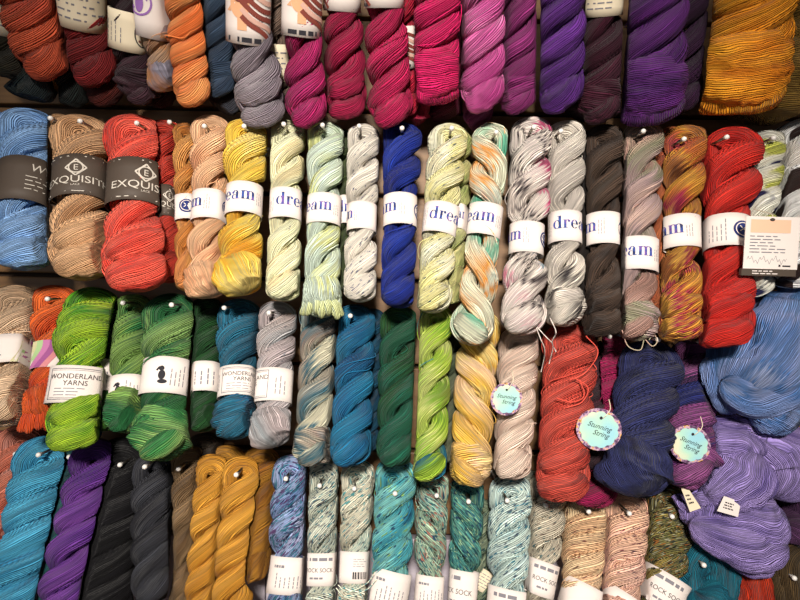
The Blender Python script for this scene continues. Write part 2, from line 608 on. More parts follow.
        face = [disc(-.17 * h, .06 * h, .15 * h, .2 * h), ([(-.32 * h, .02 * h), (-.39 * h, -.05 * h), (-.30 * h, -.06 * h)], [[0, 1, 2]]), rect(-.2 * h, -.3 * h, -.06 * h, -.05 * h, 3)]
        b.print_(join2(face), M_SKIN, s, 'face_picture_print', x, 0)
        hr, hr2 = [disc(-.12 * h, .2 * h, .18 * h, .13 * h)], []
        for i in range(6):
            y0 = (.30 - i * .075) * h
            cur = lambda q: (-.14 * h + .5 * h * q, y0 - (.02 + .045 * i) * h * q * 1.6 + .035 * h * math.sin(5 * q + i * .8))
            pts = [cur(q / 14) for q in range(15)]
            (hr if i % 3 != 1 else hr2).append(join2([line2(*pts[q], *pts[q + 1], .07 * h) for q in range(14)]))
        b.print_(join2(hr), M_HAIR, s, 'hair_picture_print', x, 0, 1, .0012)
        b.print_(join2(hr2), M_HAIR2, s, 'hair_strand_print', x, 0, 1, .0014)
        b.print_(small_print(rng, -w, w, -.48 * h, -.38 * h, 1, False, .7), M_BLACK, s, 'caption_print', x, 0)
        bars = []
        q = 0.0
        while q < .3 * h:
            w_ = rng.choice([.012, .02, .03]) * h
            bars.append(rect(q, -.05 * h, q + w_, .3 * h)); q += w_ + .018 * h
        b.print_(join2(bars), M_BLACK, s, 'barcode_print', x - .95 * h, 0)
    elif kind == 'cream':
        s = b.sleeve(M_CREAM, parent)
        x = off * pxm
        b.print_(join2([ell(0, 0, .24 * h, .33 * h, .205 * h, .295 * h)]), M_BLACK, s, 'oval_logo', x, 0)
        b.print_(join2([line2(-.1 * h, -.2 * h, .1 * h, .12 * h, .07 * h), disc(.04 * h, .1 * h, .08 * h, .1 * h)]), M_HAIR, s, 'logo_mark', x, 0)
        b.print_(small_print(rng, -1.2 * h, -.5 * h, -.3 * h, .3 * h, 5, True, .15), M_INK, s, 'fine_print', x, 0)
    elif kind == 'plainprint':
        s = b.sleeve(M_CREAM, parent)
        x = off * pxm
        b.print_(small_print(rng, -.5 * h, .6 * h, -.35 * h, .35 * h, 5, False, .25), M_INK, s, 'fine_print', x, 0)
    elif kind == 'rainbow':
        s = b.sleeve(M_WHITE, parent)
        x = off * pxm
        b.print_(join2([rect(-.75 * h, .12 * h, -.45 * h, .42 * h)]), M_PINKPRINT, s, 'square_logo', x, 0)
        b.print_(small_print(rng, -.6 * h, .1 * h, -.3 * h, -.1 * h, 2, False, .4), M_INK, s, 'fine_print', x, 0)
        for i, c in enumerate(['c8c49a', '9cb884', 'b06a98', '8e4a80', 'c07a80']):
            sw = []
            for j in range(16):
                y0, y1 = -.5 + j / 16, -.5 + (j + 1) / 16
                f = lambda y: .35 + i * .2 + .25 * math.sin(2.6 * y + .6)
                sw.append(([(f(y0) * h, y0 * h), ((f(y0) + .21) * h, y0 * h), ((f(y1) + .21) * h, y1 * h), (f(y1) * h, y1 * h)], [[0, 1, 2, 3]]))
            b.print_(join2(sw), simple('band stripe ' + c, c, .7), s, 'stripe_print', x, 0)
    elif kind == 'lilac':
        s = b.sleeve(M_WHITE, parent)
        x = off * pxm
        b.print_(join2([ell(0, 0, .2 * h, .2 * h, .17 * h, .17 * h), disc(0, -.02 * h, .07 * h, .13 * h), line2(-.12 * h, -.1 * h, .12 * h, .06 * h, .05 * h)]), M_PURPLEPRINT, s, 'round_logo', x, 0)
        b.print_(join2([rect(.75 * h, -.5 * h, .82 * h, .5 * h), rect(.95 * h, -.5 * h, 1.1 * h, .5 * h)]), M_HAIR, s, 'stripe_print', x, 0)
    elif kind == 'white':
        s = b.sleeve(M_WHITE, parent)
        x = off * pxm
        b.print_(small_print(rng, -.4 * h, .4 * h, -.3 * h, .3 * h, 4, True, .22), M_INK, s, 'fine_print', x, 0)
    return s


# ---------------------------------------------------------------- soft contact between neighbours
FAT = 1.05
AX = []          # per skein: (sample points, radii)
SPECS = []
_tab = {}


def planes(own):
    """for each axis sample of a skein, the planes that part it from each neighbour"""
    if own in _tab:
        return _tab[own]
    P, R = AX[own]
    out = []
    for j, (Q, S) in enumerate(AX):
        if j == own:
            continue
        D2 = np.linalg.norm(P[:, None] - Q[None], axis=2) - S[None]
        k = D2.argmin(1)
        v = Q[k] - P
        D = np.linalg.norm(v, axis=1)
        n = v / np.maximum(D, 1e-6)[:, None]
        rs = R + S[k]
        if (D < rs * 1.05).any():
            pl = D * R / rs - .002
            pl = np.where(D < rs * 1.25, np.maximum(pl, .004), 9.0)
            out.append((n, pl))
    _tab[own] = out
    return out


def squash(V, own):
    """wool gives way where two bundles press on each other"""
    if own is None:
        return V
    sh = V.shape
    V = V.reshape(-1, 3).copy()
    P, R = AX[own]
    idx = np.empty(len(V), int)
    for s in range(0, len(V), 4000):
        idx[s:s + 4000] = ((V[s:s + 4000, None] - P[None]) ** 2).sum(2).argmin(1)
    e = .0028
    for _ in range(3):
        for n, pl in planes(own):
            nn, pp, cc = n[idx], pl[idx], P[idx]
            x = ((V - cc) * nn).sum(1)
            s = pp - x
            x2 = pp - .5 * (s + np.sqrt(s * s + e * e)) + e * .12
            d = np.where((pp < 5) & (x > pp - 3 * e), np.minimum(x2 - x, 0), 0)
            V += nn * d[:, None]
    return V.reshape(sh)


def axis_of(top, bot, W, row, dd=0.0, mid=None, taper=None, d=None, Wm=None, **_):
    dt, db = d or DEPTH[row]
    dt += dd; db += dd
    tx, ty = top; bx, by = bot
    W = W * FAT
    if taper: taper = (taper[0] * FAT, taper[1] * FAT)
    Lp = math.hypot(bx - tx, by - ty)
    Wt, Wb = (W, W) if taper is None else taper
    q = lambda s: (tx + (bx - tx) * s, ty + (by - ty) * s)
    pts = [(*q(.25 * Wt / Lp), dt), (*q(1 - .3 * Wb / Lp), db)]
    if mid:
        pts = [pts[0], (mid[0], mid[1], (dt + db) / 2), pts[1]]
    A = catmull([at(*p) for p in pts], 30)
    R = np.interp(np.linspace(0, 1, 30), [0, .15, .5, .85, 1], [Wt * dt / F * .40, Wt * dt / F * .5, (Wm or (Wt + Wb) / 2) * (dt + db) / 2 / F * .5, Wb * db / F * .5, Wb * db / F * .42])
    return A, R


def skein(short, extra, top, bot, W, N, mat, row, *a, **k):
    AX.append(axis_of(top, bot, W, row, **k))
    SPECS.append(('twist', (short, extra, top, bot, W, N, mat, row) + a, k))
    return len(SPECS) - 1


def free_skein(short, extra, lobes, mat, row, *a, **k):
    Q, R = [], []
    for nm, pts, d0, d1, opt in lobes:
        m = len(pts) - 1
        L = []
        for i, (x, y, w) in enumerate(pts):
            dd = d0 + (d1 - d0) * i / max(1, m)
            L.append((*at(x, y, dd), w / 2 * dd / F))
        C = catmull(L, 16)
        Q.append(C[:, :3]); R.append(C[:, 3] * np.interp(np.linspace(0, 1, 16), [0, .2, .8, 1], [.6, .95, .95, .6]))
    AX.append((np.concatenate(Q), np.concatenate(R)))
    SPECS.append(('free', (short, extra, lobes, mat, row) + a, k))
    return len(SPECS) - 1


def build_all():
    for own, (kind, a, k) in enumerate(SPECS):
        (_skein if kind == 'twist' else _free_skein)(own, *a, **k)


# ---------------------------------------------------------------- a twisted skein
SK = []
ROWS = {1: 'skeins on the top row', 2: 'skeins on the second row', 3: 'skeins on the third row', 4: 'skeins on the bottom row'}
DEPTH = {1: (.80, .905), 2: (.935, .865), 3: (.945, .875), 4: (.95, .88)}
ROWSHIFT = {1: 0, 2: 0, 3: 0, 4: 0}


def _skein(own, short, extra, top, bot, W, N, mat, row, band=None, knot='k', hook=None, hand=1, ph=0.0, dd=0.0, mid=None, taper=None, d=None, name='yarn_skein', Wm=None, fat=1.0, stray=0):
    """top / bot: where the silhouette ends; W: width; N: half turns; band: (y, height, width, kind, off, tilt)"""
    seed = len(SK) * 17 + 5
    rng = random.Random(seed)
    dt, db = d or DEPTH[row]
    dt += dd; db += dd
    dm = (dt + db) / 2
    pxm = dm / F
    tx, ty = top; bx, by = bot
    W = W * FAT
    if taper: taper = (taper[0] * FAT, taper[1] * FAT)
    Lp = math.hypot(bx - tx, by - ty)
    Wt, Wb = (W, W) if taper is None else taper
    e0, e1 = .50 * Wt / Lp, .50 * Wb / Lp
    q = lambda s: (tx + (bx - tx) * s, ty + (by - ty) * s)
    pts = [(*q(e0), dt), (*q(1 - e1), db)]
    if mid:
        pts = [pts[0], (mid[0], mid[1], dm), pts[1]]
    n = 26 * max(2, N) // 2 + 40
    A3 = catmull([at(*p) for p in pts], n)
    pw = np.interp(np.linspace(0, 1, n), [0, .5, 1], [Wt * dt / F, (Wm or (Wt + Wb) / 2) * dm / F, Wb * db / F])
    A = unit(np.gradient(A3, axis=0))
    edc = unit(CAM - A3)
    ex = unit(np.cross(edc, A)); ed = unit(np.cross(A, ex))
    t = np.linspace(0, 1, n)
    # band squeezes the bundle
    squeeze = np.ones(n)
    bd = None
    Ltot = np.linalg.norm(A3[-1] - A3[0])
    if band:
        bpy_, bh, bw, bkind, boff, btilt = (list(band) + [0, 0])[:6]
        ys = np.array([300 - F * ((p - CAM) @ UP) / ((p - CAM) @ FWD) for p in A3])
        ib = int(np.argmin(np.abs(ys - bpy_)))
        wloc = pw[ib]
        bwm = bw * (A3[ib][1]) / F
        bhm = bh * (A3[ib][1]) / F
        k = min(1.0, .93 * bwm / wloc)
        dist = np.abs(t - t[ib]) * Ltot
        z = np.clip((dist - bhm * .55) / (wloc * .45), 0, 1)
        z = z * z * (3 - 2 * z)
        squeeze = k + (1 - k) * z
        bd = (ib, bwm, bhm, bkind, boff, btilt)
    tw = t + .018 * np.sin(2 * PI * (2 * t + rng.random())) * np.sin(PI * t)
    th = hand * N * PI * tw
    # near both ends the bundle opens into a loop
    def sm(x): x = np.clip(x, 0, 1); return x * x * (3 - 2 * x)
    loop = 1 - np.minimum(sm(t * Ltot / (.5 * pw)), sm((1 - t) * Ltot / (.5 * pw)))
    hh = pw * squeeze * (.265 + .02 * loop) * fat
    aa = pw * squeeze * (.238 - .015 * loop)
    bb = pw * squeeze * (.252 - .005 * loop)
    dep = .80
    p0 = math.radians(ph)

    def ring(ang, i):
        return (np.cos(ang)[:, None] * ex[i] + np.sin(ang)[:, None] * ed[i] * dep)
    ia = np.arange(n)[::-1]
    nA = ring(th[ia] + p0, ia); CA = A3[ia] + hh[ia][:, None] * nA
    ib_ = np.arange(n)
    nB = ring(th + PI + p0, ib_); CB = A3 + hh[:, None] * nB
    na = 22
    al = np.linspace(0, PI, na + 2)[1:-1]
    r0 = nA[-1]
    arc_top_n = np.cos(al)[:, None] * r0 + np.sin(al)[:, None] * (-A[0])
    Ct = A3[0] + hh[0] * (np.cos(al)[:, None] * r0 + np.sin(al)[:, None] * (-A[0]) * .92)
    r1 = nB[-1]
    arc_bot_n = np.cos(al)[:, None] * r1 + np.sin(al)[:, None] * A[-1]
    Cb = A3[-1] + hh[-1] * (np.cos(al)[:, None] * r1 + np.sin(al)[:, None] * A[-1] * .92)
    C = np.concatenate([CA, Ct, CB, Cb])
    Nn = np.concatenate([nA, arc_top_n, nB, arc_bot_n])
    one = np.ones(na)
    ra = np.concatenate([aa[ia], aa[0] * one, aa, aa[-1] * one])
    rb = np.concatenate([bb[ia], bb[0] * one, bb, bb[-1] * one])
    T = unit(np.roll(C, -1, 0) - np.roll(C, 1, 0))
    B = unit(np.cross(T, Nn)); Nn = unit(np.cross(B, T))
    # strands follow the lie of the ply, so they turn back against the twist
    cc = Ltot / (N * PI)
    tau = hand * cc / (hh * hh + cc * cc)
    tz = np.zeros(na)
    tau = np.concatenate([tau[ia], tz, tau, tz])
    seg = np.linalg.norm(np.roll(C, -1, 0) - C, axis=1)
    TW = np.cumsum(tau * seg) * .95
    TW = TW - TW[0]
    P = tube_grid(C, Nn, B, ra, rb, 72, rng, .03, .05, closed=True, tw=TW)
    P = squash(P, own)
    nr, sg = grid_normals(P, True)
    root = empty(name, A3[0] - edc[0] * 0, short + (' ' + extra if extra else ''), 'yarn skein', ROWS[row])
    Ls = np.concatenate([[0], np.cumsum(np.linalg.norm(np.diff(C, axis=0), axis=1))])
    tot = len(C)
    m0 = n + na // 2
    m1 = 2 * n + na + na // 2
    rows1 = np.arange(m0, m1 + 1)
    rows2 = np.arange(m1, tot + m0 + 1) % tot
    Lx = np.concatenate([Ls[m1:], Ls[-1] + Ls[:m0 + 1]])
    circ = 2 * PI * float(np.mean(bb)) * .9
    # second half restarts its length at the same dye point so the colour meets at both loops
    q = int(round(.38 * pw[0] / Ltot * n)) + na // 2
    grid_mesh('hanging_loop', P, nr, sg, np.arange(m0 - q, m0 + q + 1), circ, Ls[m0 - q:m0 + q + 1], mat, root, tw=TW[m0 - q:m0 + q + 1])
    grid_mesh('twisted_strand', P, nr, sg, rows1[q:], circ, Ls[rows1][q:], mat, root, tw=TW[rows1][q:])
    grid_mesh('twisted_strand', P, nr, sg, rows2[:len(rows2) - q], circ, Lx[:len(rows2) - q] - Ls[-1], mat, root, tw=np.concatenate([TW[m1:] - TW[-1], TW[:m0 + 1]])[:len(rows2) - q])
    wb = pw[-1]
    E = A3[-1] + A[-1] * .5 * wb
    X, U_, D = ex[-1], -A[-1], ed[-1]
    loc = lambda x, y, z, r: (*(E + wb * (x * X + y * U_ + z * D)), r * wb)
    if knot == 'k':
        s = hand
        lobe('end_knot', [loc(-.34 * s, .16, .14, .20), loc(-.12 * s, .24, .30, .27), loc(.12 * s, .40, .32, .27), loc(.34 * s, .62, .12, .20)], mat, root, rng, own=own)
    elif knot == 'kk':
        s = hand
        lobe('end_knot', [loc(-.40 * s, .10, .16, .2), loc(-.12 * s, .16, .30, .25), loc(.2 * s, .24, .30, .25), loc(.42 * s, .42, .14, .18)], mat, root, rng, own=own)
        lobe('end_loop', [loc(-.40 * s, .50, .14, .18), loc(-.1 * s, .58, .33, .24), loc(.22 * s, .72, .28, .22), loc(.42 * s, .9, .1, .16)], mat, root, rng, own=own)
    elif knot == 'roll':
        lobe('end_roll', [loc(-.47, .27, .06, .2), loc(-.22, .20, .26, .25), loc(.2, .22, .26, .25), loc(.47, .32, .06, .2)], mat, root, rng, own=own, across=True)
        lobe('wrapped_yarn', [loc(.02, .06, .1, .44), loc(0, .36, .15, .53), loc(-.01, .72, .13, .50), loc(-.03, 1.08, .08, .42)], mat, root, rng, own=own, across=True, tip=.75, flat=.9, slant=.12)
    elif knot == 'wrap':
        tl = rng.choice((-.12, .12)); lobe('wrapped_yarn', [loc(tl, -.02, .04, .32), loc(tl * .3, .26, .09, .49), loc(-tl * .4, .60, .09, .48), loc(-tl, .92, .0, .32)], mat, root, rng, own=own, across=True, tip=.6, flat=.85, slant=rng.choice((.5, -.5, .8)), lump=.11)
        lobe('end_knot', [loc(-.30 * hand, .05, .20, .14), loc(-.08 * hand, .12, .42, .19), loc(.14 * hand, .26, .45, .19), loc(.36 * hand, .5, .25, .14)], mat, root, rng, own=own)
    elif knot == 'ball':
        lobe('end_bundle', [loc(.05, -.02, .08, .36), loc(-.03, .28, .12, .52), loc(.02, .6, .12, .48), loc(.08, .95, .04, .3)], mat, root, rng, own=own, tip=.6, slant=.9, lump=.1)
    elif knot == 'fan':
        lobe('end_bundle', [loc(.0, .22, .06, .30), loc(-.02, .45, .12, .46), loc(.02, .7, .12, .46), loc(.05, 1.0, .04, .34)], mat, root, rng, own=own, tip=.6, slant=.5)
        for q_ in range(7):
            x = -.42 + .14 * q_ + rng.uniform(-.04, .04)
            z = .3 * math.cos(x * 3) + rng.uniform(-.06, .02)
            y = rng.uniform(-.06, .06)
            lobe('end_tuft', [loc(x * .5, .50, z * .9 + .06, .07), loc(x * .85, .26, z + .08, .10), loc(x * 1.05, .06 + y, z, .09), loc(x * 1.1, -.02 + y, z * .5, .06)], mat, root, rng, own=own, tip=.5, n=20, nu=20)
    # a few strands that slipped out of the bundle
    if stray:
        for _ in range(stray):
            i0 = rng.randrange(n, 2 * n + na - 30); ln = rng.randrange(14, 26)
            u0 = rng.random() * P.shape[1]
            seq = []
            for q_ in range(5):
                ii = min(i0 + ln * q_ // 4, tot - 1)
                uu = int(u0 + q_ * rng.uniform(-2.0, 3.0)) % P.shape[1]
                seq.append(P[ii, uu] + nr[ii, uu] * (.0006 + .004 * math.sin(PI * q_ / 4)))
            thread('loose_thread', [seq], .0007, mat, root)
    if bd:
        ib, bwm, bhm, bkind, boff, btilt = bd
        Aa, xx, dd_ = A[ib], ex[ib], ed[ib]
        if btilt:
            a = math.radians(btilt)
            Aa, xx = Aa * math.cos(a) - xx * math.sin(a), xx * math.cos(a) + Aa * math.sin(a)
        b = Band(A3[ib], Aa, xx, dd_, bwm / 2, max(bwm / 2 * .86, pw[ib] * squeeze[ib] * .47), bhm)
        b.own = own
        dress_band(b, bkind, root, rng, boff, A3[ib][1] / F)
    rec = dict(root=root, A3=A3, ex=ex, ed=ed, A=A, pw=pw, mat=mat, short=short, loc=loc, rng=rng)
    SK.append(rec)
    if hook:
        hooks(hook, dt, short, row)
    return rec


HK = []


def hooks(px, dt, short, row, style=None):
    """steel peg of the slat wall; the visible end is a rounded tip"""
    tip_d = dt - .052
    tip = at(px[0], px[1], tip_d)
    L = WALL_D - tip_d
    root = empty('display_hook', tip + np.array([0, L, 0]), 'white-tipped metal hook through the top of the ' + short, 'display hook', 'display hooks of the yarn wall')
    HK.append(root)
    V, Fc = [], []
    r = .0023
    prof = [(0, r), (L * .3, r), (L * .7, r), (L - .012, r)]
    def lathe(prof, name, mat, ns=12):
        V, Fc = [], []
        for y, rr in prof:
            for k in range(ns):
                a = 2 * PI * k / ns
                V.append(tip + np.array([rr * math.cos(a), L - y, rr * math.sin(a)]))
        for i in range(len(prof) - 1):
            for k in range(ns):
                k2 = (k + 1) % ns
                Fc.append([i * ns + k, (i + 1) * ns + k, (i + 1) * ns + k2, i * ns + k2])
        Fc.append(list(range(ns))); Fc.append([(len(prof) - 1) * ns + k for k in range(ns)][::-1])
        mesh_obj(name, V, Fc, mat, root)
    lathe(prof, 'hook_rod', M_STEEL)
    R = .0042
    tp = [(L - .012, .0024), (L - .0115, .0036)] + [(L - .006 + R * math.sin(a), R * math.cos(a)) for a in np.linspace(-.9, 1.5, 9)]
    lathe(tp, 'hook_tip', M_TIP)
    lathe([(0, .009), (.0015, .009), (.0025, .007)], 'hook_plate', M_STEEL)


def hang_tag(rec, px, py, wpx, hpx, d, ang, short=''):
    """scalloped paper medallion with a dark printed rim"""
    c = at(px, py, d)
    root = rec['root']
    a = math.radians(ang)
    xr = RIGHT * math.cos(a) + UP * math.sin(a)
    yr = -RIGHT * math.sin(a) + UP * math.cos(a)
    fw = -FWD
    k = d / F
    def put(shape, z, mat, name, sx=1, sy=1, parent=None, thick=.0008):
        P, Fc = shape
        V = [c + xr * x * sx * k + yr * y * sy * k + fw * z for x, y in P]
        if thick:
            nn = len(V)
            V2 = [v - fw * thick for v in V]
            # outline = all points but the centre
            m = nn - 1
            F2 = list(Fc) + [[nn + i for i in q][::-1] for q in Fc] + [[1 + i, nn + 1 + i, nn + 1 + (i + 1) % m, 1 + (i + 1) % m] for i in range(m)]
            return mesh_obj(name, V + V2, F2, mat, parent, smooth=False)
        return mesh_obj(name, V, Fc, mat, parent, smooth=False)
    tag = put(disc(0, 0, wpx / 2, hpx / 2, 48), 0, M_RIM, 'hang_tag', parent=root)
    tag['label'] = 'round paper tag with scalloped mint centre'
    put(disc(0, 0, wpx / 2 * .80, hpx / 2 * .80, 66, .09, 11), .0006, M_MINT, 'scalloped_centre', parent=tag, thick=.0004)
    s = hpx * .17
    put(T2('Stunning', s, -wpx * .02, hpx * .02, .35), .0014, M_BLACK, 'printed_lettering', parent=tag, thick=0)
    put(T2('String', s, wpx * .06, -hpx * .14, .35), .0014, M_BLACK, 'second_line_lettering', parent=tag, thick=0)
    put(disc(-wpx * .04, hpx * .28, wpx * .035, wpx * .035, 14), .0014, M_BLACK, 'punched_hole', parent=tag, thick=0)
    p = c + yr * hpx * .28 * k + fw * .0016
    thread('tag_cord', [[p, p + yr * .008 + fw * .004 + xr * .002, p + yr * .018 + xr * .006, p + yr * .03 + xr * .004 - fw * .01]], .0006, M_CREAM, tag)
    return tag


def mint():
    m = bpy.data.materials.new('pastel paper'); m.use_nodes = True
    t = NT(m.node_tree); b = m.node_tree.nodes['Principled BSDF']
    tc = t.n('ShaderNodeTexCoord')
    n = t.noise(tc.outputs['Object'], 22, 1)
    c = t.ramp(n, [(.35, lin('8cc0cc')), (.5, lin('a4ccb8')), (.65, lin('d8ccac'))])
    t.l(c, b.inputs['Base Color']); b.inputs['Roughness'].default_value = .7
    return m


def rim():
    m = bpy.data.materials.new('floral paper rim'); m.use_nodes = True
    t = NT(m.node_tree); b = m.node_tree.nodes['Principled BSDF']
    tc = t.n('ShaderNodeTexCoord')
    n = t.noise(tc.outputs['Object'], 160, 2)
    c = t.ramp(n, [(.3, lin('2e2030')), (.45, lin('6b4a6e')), (.55, lin('b99bb0')), (.62, lin('cf9a4a')), (.7, lin('3a2a3a'))])
    t.l(c, b.inputs['Base Color']); b.inputs['Roughness'].default_value = .6
    return m


M_MINT, M_RIM = mint(), rim()


def _free_skein(own, short, extra, lobes, mat, row, hook=None, hd=None, band=None, name='yarn_skein', stray=0):
    """a loosely folded skein made of its visible folds; lobe = (part name, [(px,py,width)...], depth0, depth1, options)"""
    rng = random.Random(len(SK) * 17 + 5)
    p = lobes[0][1][0]
    root = empty(name, at(p[0], p[1], lobes[0][2]), short + (' ' + extra if extra else ''), 'yarn skein', ROWS[row])
    for nm, pts, d0, d1, opt in lobes:
        m = len(pts) - 1
        L = []
        for i, (x, y, w) in enumerate(pts):
            dd = d0 + (d1 - d0) * i / max(1, m)
            L.append((*at(x, y, dd), w / 2 * dd / F))
        lobe(nm, L, mat, root, rng, own=own, **opt)
    rec = dict(root=root, mat=mat, short=short, rng=rng)
    SK.append(rec)
    if hook:
        hooks(hook, hd, short, row)
    return rec
# ---------------------------------------------------------------- top row
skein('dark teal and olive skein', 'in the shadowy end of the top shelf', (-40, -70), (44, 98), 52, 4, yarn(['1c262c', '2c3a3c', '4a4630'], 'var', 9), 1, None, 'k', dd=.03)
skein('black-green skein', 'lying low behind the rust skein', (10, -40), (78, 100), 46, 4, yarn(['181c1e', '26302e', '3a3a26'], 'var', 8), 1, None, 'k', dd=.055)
skein('olive gold skein', 'peeking out below the rust skein', (12, -70), (66, 84), 40, 4, yarn(['6b5420', 'a08036'], 'semi'), 1, None, 'k', dd=.04)
skein('dark forest skein', 'with a cream band, at the end of the top shelf', (-26, -110), (16, 72), 44, 4, yarn(['241f1a', '3a3626'], 'semi'), 1, (8, 46, 40, 'plainprint', 0, 8), 'k', dd=.0)
skein('rust orange skein', 'on the top shelf', (-2, -92), (50, 70), 54, 4, yarn(['a44428', 'd86844', 'c45644'], 'var', 10), 1, None, 'k', dd=-.02, stray=4)
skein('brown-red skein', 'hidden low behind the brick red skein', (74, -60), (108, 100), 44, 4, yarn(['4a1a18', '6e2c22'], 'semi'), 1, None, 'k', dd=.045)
skein('brick red skein', 'with a cream band on the top shelf', (62, -95), (96, 80), 48, 5, yarn(['6e1a1e', '9c2e30'], 'semi'), 1, (2, 46, 46, 'plainprint', 0, 10), 'k', dd=.0, stray=4)
skein('cream banded skein', 'squeezed between the rust and brick red skeins', (26, -120), (64, 22), 34, 4, yarn(['7a3a28', '94523a'], 'semi'), 1, (-8, 44, 32, 'plainprint', 0, 12), 'k', dd=.015)
skein('aubergine brown skein', 'with an oval mark on its cream band', (112, -88), (142, 98), 42, 5, yarn(['2e1a24', '4a2c38'], 'semi'), 1, (31, 36, 41, 'cream', 11, 10), 'wrap', dd=-.005, taper=(38, 40))
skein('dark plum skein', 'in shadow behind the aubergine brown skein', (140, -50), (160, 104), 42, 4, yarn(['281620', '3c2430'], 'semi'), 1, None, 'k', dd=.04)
skein('tan and grey variegated skein', 'with a round lilac mark on its white band', (138, -90), (168, 88), 34, 5, yarn(['8a7a80', 'b89a80', 'c08a5a', '9a96a6'], 'var', 34), 1, (4, 62, 40, 'lilac', -14, 12), 'ball', dd=-.02, stray=4)
skein('bright peach orange skein', 'on the top shelf', (176, -92), (194, 103), 40, 6, yarn(['f0803c', 'ffa868'], 'semi'), 1, None, 'k', dd=-.02, stray=3)
skein('slate blue skein', 'beside the peach orange skein', (204, -92), (220, 90), 38, 5, yarn(['33455c', '4a6078'], 'semi'), 1, None, 'wrap', dd=.0)
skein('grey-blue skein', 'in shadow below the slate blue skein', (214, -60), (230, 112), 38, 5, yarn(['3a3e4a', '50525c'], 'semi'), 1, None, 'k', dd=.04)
skein('fluffy grey skein', 'with a picture band of a long-haired woman', (238, -80), (262, 120), 46, 5, yarn(['766c76', 'a0949c'], 'semi', fuzz=1.0), 1, (8, 64, 44, 'hair', 2, 8), 'kk', dd=-.02)
skein('taupe skein', 'behind the fluffy grey skein', (266, -70), (284, 112), 34, 5, yarn(['6c5a50', '8e7a6c'], 'semi'), 1, (62, 34, 26, 'plainprint', 0, 4), 'k', dd=.03)
skein('pale tan skein', 'in the gap beside the first magenta skein', (284, -60), (296, 106), 36, 6, yarn(['8a7264', 'b49a86'], 'semi'), 1, None, 'k', dd=.045)
skein('magenta skein', 'with a picture band, beside the fluffy grey skein', (298, -80), (308, 124), 40, 5, yarn(['86104c', 'b4206a', 'a03070'], 'var', 9), 1, (4, 60, 40, 'hair', 8, 5), 'k', dd=-.02, stray=3)
skein('raspberry skein', 'with a white band near the frame top', (340, -92), (346, 113), 40, 5, yarn(['8e0e40', 'b81a58'], 'semi'), 1, (-14, 44, 38, 'hair', -30, 3), 'kk', dd=.0, stray=3)
skein('deep magenta skein', 'on the top shelf above the royal blue skein', (380, -92), (392, 124), 44, 5, yarn(['9a0e48', 'c41e62'], 'semi'), 1, (-16, 42, 40, 'hair', -30, 3), 'k', dd=-.015, stray=3)
skein('crimson skein', 'wearing a small picture band low on its side', (404, -80), (404, 118), 36, 6, yarn(['9c0c34', 'c41846'], 'semi'), 1, (47, 38, 27, 'hair', 2, -2), 'k', dd=.02)
skein('crimson pink skein', 'hanging lowest above the royal blue skein', (410, -70), (408, 127), 42, 6, yarn(['a00c40', 'c81a54'], 'semi'), 1, None, 'ball', dd=.035)
skein('hot pink skein', 'on the top shelf', (440, -92), (436, 97), 48, 5, yarn(['b80a58', 'd81a70'], 'semi'), 1, None, 'roll', dd=-.03, stray=3)
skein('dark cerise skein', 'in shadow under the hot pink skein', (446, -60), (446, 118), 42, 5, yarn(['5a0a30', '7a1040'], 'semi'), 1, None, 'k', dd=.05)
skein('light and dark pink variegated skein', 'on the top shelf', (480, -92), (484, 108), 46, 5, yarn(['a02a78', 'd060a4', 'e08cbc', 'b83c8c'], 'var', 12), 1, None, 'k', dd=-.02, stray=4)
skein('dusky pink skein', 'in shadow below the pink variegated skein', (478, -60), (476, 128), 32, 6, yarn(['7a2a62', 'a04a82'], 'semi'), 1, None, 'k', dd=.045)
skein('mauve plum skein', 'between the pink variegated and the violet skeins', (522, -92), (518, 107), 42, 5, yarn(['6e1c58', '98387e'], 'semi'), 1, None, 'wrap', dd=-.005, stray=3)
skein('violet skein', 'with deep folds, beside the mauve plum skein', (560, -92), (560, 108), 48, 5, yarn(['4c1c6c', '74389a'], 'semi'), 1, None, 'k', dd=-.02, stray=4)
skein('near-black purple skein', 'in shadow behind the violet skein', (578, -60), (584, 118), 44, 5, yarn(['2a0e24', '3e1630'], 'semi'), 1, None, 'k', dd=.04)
skein('dark wine skein', 'with a cream band near the frame top', (608, -92), (600, 116), 46, 5, yarn(['340e22', '521a34'], 'semi'), 1, (-4, 34, 40, 'plainprint', 0, 3), 'wrap', dd=.0)
skein('large purple skein', 'with wrapped horizontal strands on the top shelf', (660, -92), (648, 116), 60, 4, yarn(['48195e', '6e2e84'], 'semi'), 1, None, 'roll', dd=-.02, stray=5)
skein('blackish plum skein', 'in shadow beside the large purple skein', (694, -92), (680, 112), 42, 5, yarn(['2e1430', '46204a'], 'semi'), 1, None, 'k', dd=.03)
skein('golden orange skein', 'the brightest at the dark end of the top shelf', (772, -110), (736, 105), 74, 4, yarn(['e08808', 'ffac24'], 'semi'), 1, None, 'roll', dd=-.02, stray=6)
skein('olive mustard skein', 'behind the golden orange skein', (812, -100), (778, 118), 84, 4, yarn(['6a5418', '98793a'], 'semi'), 1, None, 'roll', dd=.035, stray=6)

